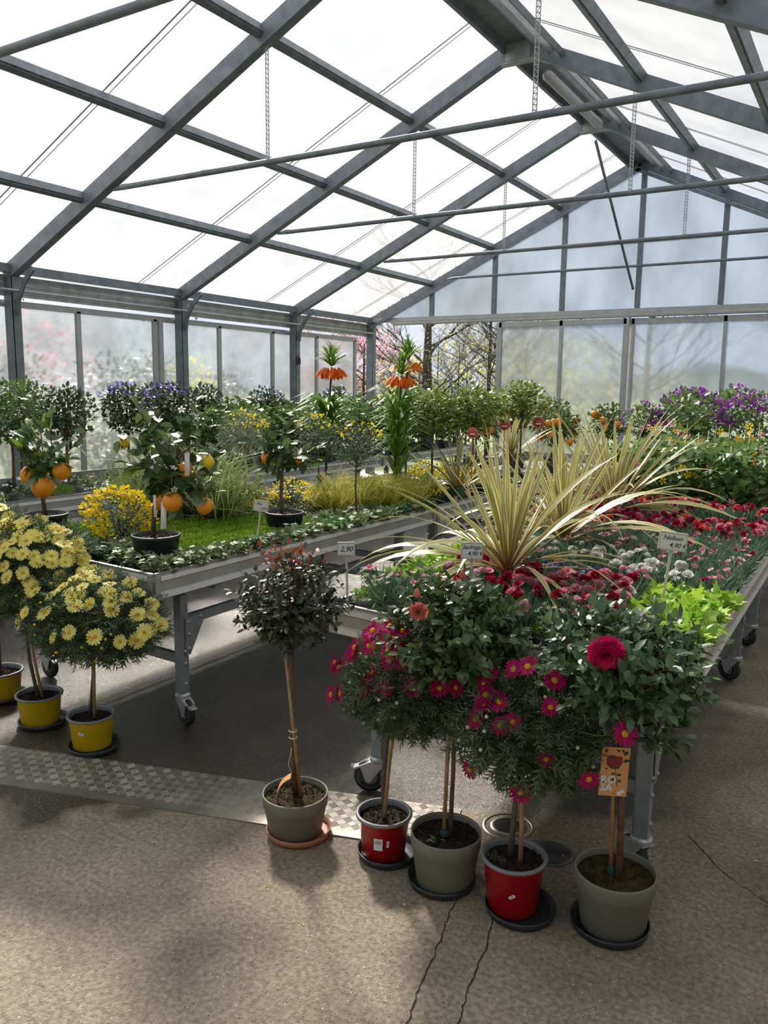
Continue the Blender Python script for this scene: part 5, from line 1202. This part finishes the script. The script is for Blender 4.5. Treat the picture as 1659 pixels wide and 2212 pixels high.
# crown imperial fritillaries
BELL = mk('flower', G['p_orange'], lambda b: [b.add(np.array([(0,0,0),(-.16,-.45,.24),(0,-.5,.34),(.16,-.45,.24),(-.12,-.85,.38),(.12,-.85,.38),(0,-1.1,.5)])@np.array(Matrix.Rotation(k*PI/3,3,'Y')).T, [(0,2,1),(0,3,2),(1,2,4),(2,3,5),(2,5,6,4)]) for k in range(6)])
def frit(lbl, x, y, zf, zl0, zl1, s=1.0, lean=0):
    root = empty('fritillary', (x,y,TZ), 0, lbl, 'potted plant', 'crown imperial fritillaries')
    put('pot', spot('p13', .075,.12,M['pot_dark']), root); h = zf-TZ
    top = np.array([lean,0,h])
    cane(root, 'stem', M['stem_dark'], [(0,0,.1),(lean*.3,0,h*.5),tuple(top)], [.012,.010,.008])
    n = 130; zz = rng.uniform(zl0-TZ, zl1-TZ, n); a = rng.uniform(0,2*PI,n); mb = MB()
    scatter(mb, tmpl(T_BLD[0]*[2.6,1,1.6], sum([[tuple(r) for r in f] for f in T_BLD[1]], [])), np.stack([np.cos(a)*.01+lean*.3, np.sin(a)*.01, zz],1), np.stack([np.cos(a),np.sin(a),np.full(n,.55)],1), np.tile([0,0,1.],(n,1)), .27*s*rng.uniform(.7,1.15,n))
    put('leaves', mb.mesh('leaves', G['frit']), root, kind='stuff')
    for k in range(7):
        a = k*2*PI/7; d_ = np.array([math.cos(a)*.45, math.sin(a)*.45, -1])
        R = rots(-d_[None], np.array([[math.cos(a),math.sin(a),0]]))[0]; putm('flower', BELL, root, top+np.array([math.cos(a)*.055*s, math.sin(a)*.055*s, -.0]), R, .085*s)
    n = 64; a = rng.uniform(0,2*PI,n); mb = MB(); e = rng.uniform(-.1,1.6,n)
    scatter(mb, tmpl(T_BLD[0]*[2.0,1,1], sum([[tuple(r) for r in f] for f in T_BLD[1]], [])), np.tile(top+[0,0,.01],(n,1)), np.stack([np.cos(a)*np.cos(e),np.sin(a)*np.cos(e),np.sin(e)+.15],1), np.tile([0,0,1.],(n,1))+rng.normal(0,.1,(n,3)), .20*s*rng.uniform(.7,1.1,n))
    put('leaf_tuft', mb.mesh('leaf_tuft', G['frit']), root, kind='stuff')
frit('crown imperial with orange bells standing alone before the polycarbonate wall', -3.80, 5.30, 1.76, 1.19, 1.43, 1.06, .06)
frit('nearer crown imperial of the orange pair, lower bells, very leafy stem', -2.91, 4.90, 1.688, .98, 1.51, .94, .05)
frit('taller crown imperial of the orange pair, bells partly hidden', -3.02, 5.16, 1.80, 1.02, 1.52, .94, .06)
# rose standards in green boxes on the second left table
for k_, (x, y, zc, rr, lb) in enumerate(((-2.93,5.52,1.425,.235,'bushy standard rose left of the two in green boxes'),(-2.70,5.80,1.445,.25,'bushy standard rose above the red round tag'),(-3.27,5.69,1.44,.21,'darker standard rose behind the paired crown imperials'),(-2.74,6.85,1.505,.24,'tall loose standard rose against the door panels'),(-3.1,6.6,1.41,.21,'small standard rose in the back row behind the green boxes'))):
    scatter_bush('standard_rose', lb, x, y, (rr,rr,rr*.72), zc-TZ, G['bush_y'] if k_ != 2 else G['bush'], 'std_rose%d' % (k_ == 2), T_OV, 900, .055, 'g20', grp='standard roses in green pots', tr=.009)
def boxplanter(lbl, x, y, wx, wy, rz):
    t = empty('box_planter', (x,y,TZ), rz, lbl, 'planter', 'dark green box planters')
    put('box_wall', mk('box_wall', M['pot_green'], lambda b: (box(b, (0,-wy/2,.09), (wx,.006,.18)), box(b, (0,wy/2,.09), (wx,.006,.18)), box(b, (-wx/2,0,.09), (.006,wy,.18)), box(b, (wx/2,0,.09), (.006,wy,.18)), box(b, (0,-wy/2-.004,.17), (wx+.02,.012,.016))), False), t)
    put('soil', mk('soil', M['soil'], lambda b: box(b, (0,0,.08), (wx-.01,wy-.01,.15)), False), t)
boxplanter('dark green box planter nearest the golden grass', -2.73, 5.33, .28, .20, .1)
boxplanter('dark green box planter beside the aisle', -2.74, 6.10, .32, .22, .1)
def round_tag(lbl, x, y, z, s=.047, rz=.5):
    t = empty('round_tag', (x,y,z), rz, lbl, 'plant tag', 'round red plant tags')
    put('tag_disc', mk('tag_disc', M['tag_red'], lambda b: lathe(b, [(.0001,-.001),(s,-.001),(s,.001),(.0001,.001)], 28)), t, (0,0,0), (PI/2,0,0))
    put('tag_ring', mk('tag_ring', M['white'], lambda b: lathe(b, [(s*.84,.0012),(s*.87,.0016),(s*.90,.0012)], 28)), t, (0,0,0), (PI/2,0,0))
    put('tag_mark', mk('tag_mark', M['white'], lambda b: (box(b, (0,-.0018,-.010), (s*.95,.0006,.012)), tube(b, [(-s*.45,-.002,.012),(-s*.2,-.002,.020),(0,-.002,.010),(s*.2,-.002,.020),(s*.5,-.002,.014)], .0014, 4)), False), t)
    put('tag_stick', mk('tag_stick', M['tag_red'], lambda b: box(b, (0,.002,-s-(z-.80)/2), (.006,.002,z-.80)), False), t)
round_tag('red round tag hanging in front of the second standard rose', -2.60, 5.53, 1.276, .043)
round_tag('red round tag with white label, at the tall loose rose', -2.615, 6.95, 1.31, .054)
round_tag('red round tag half hidden between the standard roses', -2.60, 6.14, 1.316)
# citrus and rear plants around the third left table
for k_, (x, y, zc, rr) in enumerate(((-2.85,8.15,1.22,.24),(-3.1,8.7,1.30,.24),(-2.45,8.6,1.28,.22),(-3.7,8.2,1.28,.26),(-3.75,8.0,1.30,.22),(-3.6,8.9,1.32,.25))):
    t = scatter_bush('citrus_bush', 'round citrus bush with small oranges, %s in the far rows' % ordn(k_), x, y, (rr,rr,rr*.85), zc-TZ, G['bush'], 'citrus_bush', T_OV, 700, .06, 'p20', grp='far citrus bushes', z=TZ if x < -2.56 else .70)
    for q in range(9):
        a = rng.uniform(0,6.28); put('fruit', ORF, t, (math.cos(a)*rr*.9, math.sin(a)*rr*.9, zc-TZ+rng.uniform(-.15,.1)), scale=.042)
# row along the left wall
WR_ = [(-5.35,4.62,1.41,.22,'standard nightshade with purple flowers, the nearer of two purple ones','bush_d','purple'),(-5.35,5.10,1.40,.23,'standard nightshade with purple flowers, the farther of two purple ones','bush_d','purple'),
       (-5.55,4.18,1.37,.23,'dark leafy standard before the first grey wall panel','bush_d',None),(-5.6,3.72,1.38,.25,'fuchsia standard with tiny pink buds near the left picture edge','bush','pink'),(-5.9,4.05,1.43,.22,'fuchsia standard with pink buds behind the others','bush','pink'),(-5.5,3.4,1.36,.24,'leafy standard at the outer left of the wall row','bush','pink')]
for x, y, zc, rr, lb, gm, fl_ in WR_:
    st = []
    if fl_ == 'purple': st = [('blossoms', T_OV, G['p_violet'], 420, .034, .05, 'clump')]
    if fl_ == 'pink': st = [('blossoms', T_LOZ, G['p_pale'], 130, .016, -.2, 'even')]
    scatter_bush('standard_shrub', lb, x, y, (rr,rr,rr*.95), zc-TZ, G[gm], 'wall_std_%s%s' % (gm, fl_), T_OV, 1000, .05, 'm15', stuffs=st, grp='standards along the wall row', tr=.011, trm=M['bark'])
k_ = 0
for y in np.arange(5.75,10.5,.47):
    for x in (-5.40,-5.95):
        scatter_bush('leafy_bush', 'bushy green shrub in the wall row, %s from the front on the %s side' % (ordn(int((y-5.7)/.47)), 'aisle' if x > -5.6 else 'wall'), x+rng.uniform(-.04,.04), y, (.30,.30,.24), (1.16 if x > -5.6 else 1.22)-TZ+rng.uniform(-.03,.03), G['bush'], 'leafy_bush', T_HEART, 520, .075, 'p20', grp='green shrubs of the wall row')
for k_, (x, y, zc, fl_) in enumerate(((-6.0,6.2,1.42,'d'),(-6.0,7.2,1.40,'v'),(-6.0,8.6,1.42,'v'),(-5.9,5.5,1.42,'v'))):
    scatter_bush('standard_shrub', 'dark standard rising behind the green shrubs, %s from the front' % ordn(k_), x, y, (.22,.22,.2), zc-TZ, G['bush_d'], 'rear_std_'+fl_, T_OV, 800, .05, 'm15', stuffs=[('blossoms', T_OV, G['p_violet'], 160, .034, .1, 'clump')] if fl_ == 'v' else [], grp='dark standards behind the shrubs')
TH = variants('thyme_foliage', lambda mb: scatter(mb, *fol(420, .085, .085, .08, T_LOZ, .020, .9, .8)), G['moss'], 2)
SV = variants('silver_foliage', lambda mb: scatter(mb, *fol(160, .085, .10, .10, T_OV, .038, .6, .9)), G['grey_l'], 2)
for k_ in range(17):
    y = 3.25+k_*.27
    small_plant(('thyme','silver_herb')[k_ % 2], '%s, %s pot along the aisle edge of the wall row' % (('low green thyme','silvery leaved herb')[k_ % 2], ordn(k_)), -5.12, y, TH if k_ % 2 == 0 else SV, ['star-p_pink'] if k_ in (3,4,8) else (), pot='p11', nf=4, fs=.016, fz=.20, grp='small pots along the wall row')
for k_ in range(16):
    small_plant('herb', 'small dark herb, %s pot in the second line of the wall row' % ordn(k_), -5.42 if k_ % 2 else -5.33, 3.3+k_*.29, variants('dark_herb_foliage', lambda mb: scatter(mb, *fol(200, .08, .09, .09, T_LOZ, .035, .7, .9)), G['bush_d'], 2), pot='p11', grp='dark herbs of the wall row')
# shrubs between box planters and cordylines
for k_, (x, y) in enumerate(((-2.75,5.05),(-2.68,5.35),(-2.68,5.9),(-2.66,6.2),(-2.7,6.5))):
    t = ivy('trailing green ivy, %s along the edge of the second left table' % ordn(k_), x, y, False, 6)

# ================================================================ PRICE SIGNS
def sign(lbl, base, top, w_, h_, lines, rz=.5, tilt=0):
    t = empty('price_sign', (base[0],base[1],base[2]), rz, lbl, 'price sign', 'handwritten price signs', tilt=(0,tilt))
    H_ = top-base[2]
    def rr(b, w, h, y0, y1, r_=.006):
        pts = []
        for cx_, cz_, a0 in ((w/2-r_,h/2-r_,0),(-w/2+r_,h/2-r_,PI/2),(-w/2+r_,-h/2+r_,PI),(w/2-r_,-h/2+r_,1.5*PI)):
            for q in range(4): pts.append((cx_+r_*math.cos(a0+q*PI/6), cz_+r_*math.sin(a0+q*PI/6)))
        n = len(pts); V = [(x,y0,z+H_) for x,z in pts]+[(x,y1,z+H_) for x,z in pts]
        b.add(V, [tuple(range(n)), tuple(range(n,2*n))[::-1]]+[((i+1)%n,i,n+i,n+(i+1)%n) for i in range(n)])
    put('sign_board', mk('sign_board', M['cream'], lambda b: rr(b, w_, h_, -.0015, .002), False), t)
    put('sign_face', mk('sign_face', M['white'], lambda b: rr(b, w_*.88, h_*.80, -.0022, -.0014, .004), False), t)
    put('sign_rim', mk('sign_rim', M['cream'], lambda b: [box(b, (0,-.002,H_+s*h_*.46), (w_*.97,.004,h_*.06)) for s in (-1,1)]+[box(b, (s*w_*.465,-.002,H_), (w_*.05,.004,h_*.9)) for s in (-1,1)], False), t)
    put('sign_stem', mk('sign_stem', M['cream'], lambda b: (bar(b, (0,.001,-.03), (0,.001,H_-h_/2), .009, .004, (0,1,0)), bar(b, (0,.001,H_-h_/2-.012), (0,.001,H_-h_/2), .016, .004, (0,1,0))), False), t)
    for s, size, x, z in lines: txt(s, size, t, (x*w_,-.0026,H_+z*h_), M['ink'], shear=.25, sp=.95, bold=.0001)
    return t
sign('white price sign reading Nelken 4,90 € over the white carnations', (-.600,2.88,.80), 1.083, .098, .066, [('Nelken',.024,-.36,.06),('4,90 €',.024,-.12,-.32)], .38, .10)
sign('white price sign reading Sanfraga 4,90 € before the nearest cordyline', (-1.150,2.475,.88), 1.050, .075, .060, [('Sanfraga',.0195,-.42,.10),('4,90 €',.0215,-.20,-.28)], .46, -.02)
sign('white price sign reading 2,90 at the far corner of the right table', (-1.66,2.46,.80), 1.00, .068, .052, [('2,90',.029,-.34,-.20)], .55, -.03)
sign('white price sign reading Efeu 2,90 € stuck into the ivies', (-2.60,3.03,.80), 1.015, .076, .056, [('Efeu',.018,-.30,.08),('2,90 €',.017,-.06,-.30)], .60, .13)
sign('white price sign among the flowers between the two rear cordylines', (-1.60,5.50,.84), .95, .11, .075, [('4,90 €',.030,-.34,-.12)], .5, 0)
def arch_tag(lbl, x, y, m, rz=.4):
    t = empty('arch_tag', (x,y,.86), rz, lbl, 'plant tag', 'arched plant labels')
    put('tag_card', mk('tag_card', m, lambda b: b.add([(-.017,0,-.03),(.017,0,-.03),(.017,0,.05),(.012,0,.066),(0,0,.072),(-.012,0,.066),(-.017,0,.05)]+[(-.017,.0015,-.03),(.017,.0015,-.03),(.017,.0015,.05),(.012,.0015,.066),(0,.0015,.072),(-.012,.0015,.066),(-.017,.0015,.05)], [tuple(range(7)), tuple(range(7,14))[::-1]]+[((i+1)%7,i,7+i,7+(i+1)%7) for i in range(7)]), False), t)
    put('tag_print', mk('tag_print', M['ink'], lambda b: (bar(b, (-.010,-.0008,0), (-.010,-.0008,.045), .003, .0004, (0,1,0)), bar(b, (.010,-.0008,0), (.010,-.0008,.045), .003, .0004, (0,1,0)), bar(b, (-.010,-.0008,.045), (0,-.0008,.058), .003, .0004, (0,1,0)), bar(b, (.010,-.0008,.045), (0,-.0008,.058), .003, .0004, (0,1,0)), bar(b, (-.010,-.0008,.018), (.010,-.0008,.018), .002, .0004, (0,1,0))), False), t)
arch_tag('arched white plant label with dark print among white carnations', -.885, 3.42, M['white'])
arch_tag('arched greenish plant label just left of the darker printed one', -.975, 3.44, M['cream'])

# ================================================================ OUTSIDE
def far_tree(name, lbl, x, y, h, spread, seed, bark=M['bark_far'], buds=None, nb=9, depth=4, budn=0, buds_s=.07, r0=.12):
    r_ = random.Random(seed); tips = []; mb = MB()
    def grow(p, d, L_, r, k):
        q = p + d*L_; m_ = (p+q)/2+np.array([r_.uniform(-1,1),r_.uniform(-1,1),0])*L_*.06
        tube(mb, [p, m_, q], [r, r*.85, r*.62], 6 if k > 2 else 4, cap=False)
        tips.append(q)
        if k == 0: return
        for i in range(3 if k > 1 else 4):
            nd = d + np.array([r_.uniform(-1,1), r_.uniform(-1,1), r_.uniform(-.1,.6)])*spread; nd /= np.linalg.norm(nd)
            grow(p+(q-p)*r_.uniform(.55,1), nd, L_*r_.uniform(.62,.85), r*.5, k-1)
    tr_top = h*.35
    tube(mb, [(0,0,0),(.03,0,tr_top*.5),(0,.0,tr_top),(0.02,0,h*.7)], [r0,r0*.8,r0*.7,r0*.3], 8)
    for i in range(nb):
        z = tr_top*.6+(h*.75-tr_top*.6)*i/nb; a = r_.uniform(0,6.28)
        grow(np.array([0,0,z]), nrm(np.array([math.cos(a), math.sin(a), r_.uniform(.3,.9)])), h*.15*(1.3-i/nb*.5), min(.035,r0*.28), depth)
    t = empty(name, (x,y,-.06), 0, lbl, 'tree', 'trees outside the greenhouse')
    put('branches', mb.mesh('branches', bark), t)
    if budn:
        T_ = np.array(tips); idx = rng.integers(0,len(T_),budn); P_ = T_[idx]+rng.normal(0,.18,(budn,3)); mb = MB()
        scatter(mb, T_LOZ, P_, rng.normal(0,1,(budn,3)), rng.normal(0,1,(budn,3)), buds_s*rng.uniform(.6,1.3,budn)); put('leaves', mb.mesh('leaves', buds), t, kind='stuff')
    return t
def far_bush(name, lbl, x, y, r, h, m, n, ls, z0=0, cat='shrub', grp='shrubs outside the greenhouse'):
    t = empty(name, (x,y,-.06), 0, lbl, cat, grp)
    P_, d = pts_ell(n, (r,r,h/2), .4); mb = MB(); scatter(mb, T_OV, P_+[0,0,h/2+z0], d+rng.normal(0,.6,(n,3)), np.tile([0,0,1.],(n,1))+rng.normal(0,.4,(n,3)), ls*rng.uniform(.6,1.2,n))
    put('leaves', mb.mesh('leaves', m), t, kind='stuff')
    put('branches', mk('branches', M['bark_far'], lambda b: [tube(b, [(0,0,0), tuple(nrm(rng.normal(0,1,3)+[0,0,1.5])*np.array([r,r,h*.8])*.8)], [.03,.01], 5, cap=False) for _ in range(9)]), t)
far_tree('bare_tree', 'dark bare tree with thick trunk seen through the open gable bay', -9.5,17.5, 6.0, .75, 1, r0=.17, nb=14, depth=4)
far_tree('bare_tree', 'slim bare tree at the edge of the open gable bay', -8.3,18.5, 5.5, .6, 2, r0=.07, nb=10)
far_tree('budding_tree', 'thin tree with yellowish spring buds in the gable opening', -7.6,17.5, 4.2, .5, 3, buds=G['far_catkin'], budn=1500, r0=.05, nb=12)
far_tree('budding_tree', 'second budding tree further behind the opening', -8.9,20.5, 5.2, .5, 4, buds=G['far_catkin'], budn=1500, r0=.06, nb=12)
for k_, (x, y, h_) in enumerate(((-9.0,16.2,3.6),(-8.0,16.6,3.2),(-8.6,17.4,3.9),(-7.3,18.4,3.8),(-10.0,19.0,4.4),(-9.6,21.5,4.6),(-8.2,22.0,5.0))):
    far_tree('sapling', 'slender upright sapling outside the gable opening, %s in depth' % ordn(k_), x, y, h_, .28, 30+k_, buds=G['far_catkin'] if k_ != 4 else G['far_pink'], budn=500 if k_ % 2 else 300, buds_s=.045, r0=.025, nb=16, depth=3)
far_tree('blossom_tree', 'pink blossom tree between wall and corner post', -10.9,16.8, 3.8, .4, 5, buds=G['far_pink'], budn=2600, buds_s=.075, r0=.06, nb=12)
far_tree('blossom_tree', 'second pink blossom tree further back', -12.6,18.3, 4.0, .4, 6, buds=G['far_pink'], budn=2600, buds_s=.08, r0=.06, nb=12)
far_tree('bare_tree', 'bare tree behind the translucent gable doors', -4.6,19.0, 6.2, .7, 7, r0=.1, nb=12)
far_tree('bare_tree', 'bare tree far behind the right part of the gable', -1.2,24.0, 6.5, .7, 8, r0=.1, nb=12)
far_bush('evergreen_shrub', 'dense distant undergrowth closing the view behind the opening', -10.0,25.0, 5.5, 3.4, G['far_catkin'], 4000, .16)
far_bush('forsythia', 'yellow flowering shrub in the gable opening', -8.0,19.5, 1.1, 3.0, G['far_yellow'], 900, .09)
far_bush('evergreen_shrub', 'dark conifer like shrub below the bare tree', -9.3,18.6, 1.2, 2.0, G['far_leaf'], 1500, .10)
far_bush('evergreen_shrub', 'low green hedge shrub behind the gable opening', -7.2,19.8, 1.4, 1.7, G['far_leaf'], 1500, .10)
far_bush('evergreen_shrub', 'broad shrub behind the blossom trees', -12.5,20.5, 2.0, 2.6, G['far_catkin'], 1500, .12)
for k_, (x, y, r_, h_, mm, nm) in enumerate(((-10.4,5.2,.9,1.6,'far_leaf','low'),(-10.6,7.0,.7,2.3,'far_leaf','upright'),(-9.9,8.2,.7,2.1,'bush_d','upright'),(-9.6,9.6,.55,2.15,'far_yellow','yellow leaved'),(-9.8,10.5,.6,1.9,'bush_d','dark'),(-9.9,9.0,.7,2.2,'bush_d','dark leaved'),(-12,3.5,1.6,1.3,'far_leaf','wide'),(-10.4,11.6,.8,1.7,'far_leaf','rounded'),(-16,7,2.4,3.6,'far_leaf','tall distant'),(-17,11,2.6,3.8,'far_leaf','tall far'),(-15,14.5,2.2,3.4,'far_leaf','big distant'),(-12.5,9,.9,2.9,'far_pink','reddish'))):
    far_bush('garden_shrub', '%s garden shrub outside the side wall, %s counted from the front' % (nm, ordn(k_)), x, y, r_, h_, G[mm], 900, .11)
hl = put('hills', mk('hills', M['bluegrey_hill'], lambda b: b.add([(x, y, z) for x, y, z in sum([[(-90+i*8, 110+2*math.sin(i), -.5), (-90+i*8, 112, 3.5+1.2*math.sin(i*.9)+.8*math.sin(i*2.3))] for i in range(20)], [])], [(2*i,2*i+2,2*i+3,2*i+1) for i in range(19)])), kind='structure')
# small litter on the floor
PET = mk('petal', G['p_gold'], lambda b: b.add(np.array(T_LOZ[0])*.012, T_LOZ[1]))
for k_, (x, y, a) in enumerate(((-1.55,1.83,.3),(-1.33,1.75,1.2),(-.47,2.02,2.0),(-1.98,2.09,.8),(-1.05,2.52,.4),(-.95,2.50,2.2))):
    tag(put('fallen_petal', PET, None, (x,y,.007 if k_ > 2 else .003), (0,0,a)), 'tiny yellow petal on the floor %s' % ('below the terracotta saucer','in front of the first red pot','in front of the biggest grey pot','at the front edge of the metal plate','on the metal plate near the drain','on the metal plate beside the middle grey pot')[k_], 'petal', 'yellow petals on the floor')
WPET = mk('petal', G['p_white'], lambda b: b.add(np.array(T_OV[0])*.02, T_OV[1]))
tag(put('fallen_petal', WPET, None, (-1.12,1.99,.003), (0,0,1)), 'white petal on the concrete in front of the middle grey pot', 'petal')
tag(put('fallen_petal', WPET, None, (-.21,2.86,.003), (0,0,2)), 'white petal on the floor in the right aisle', 'petal')
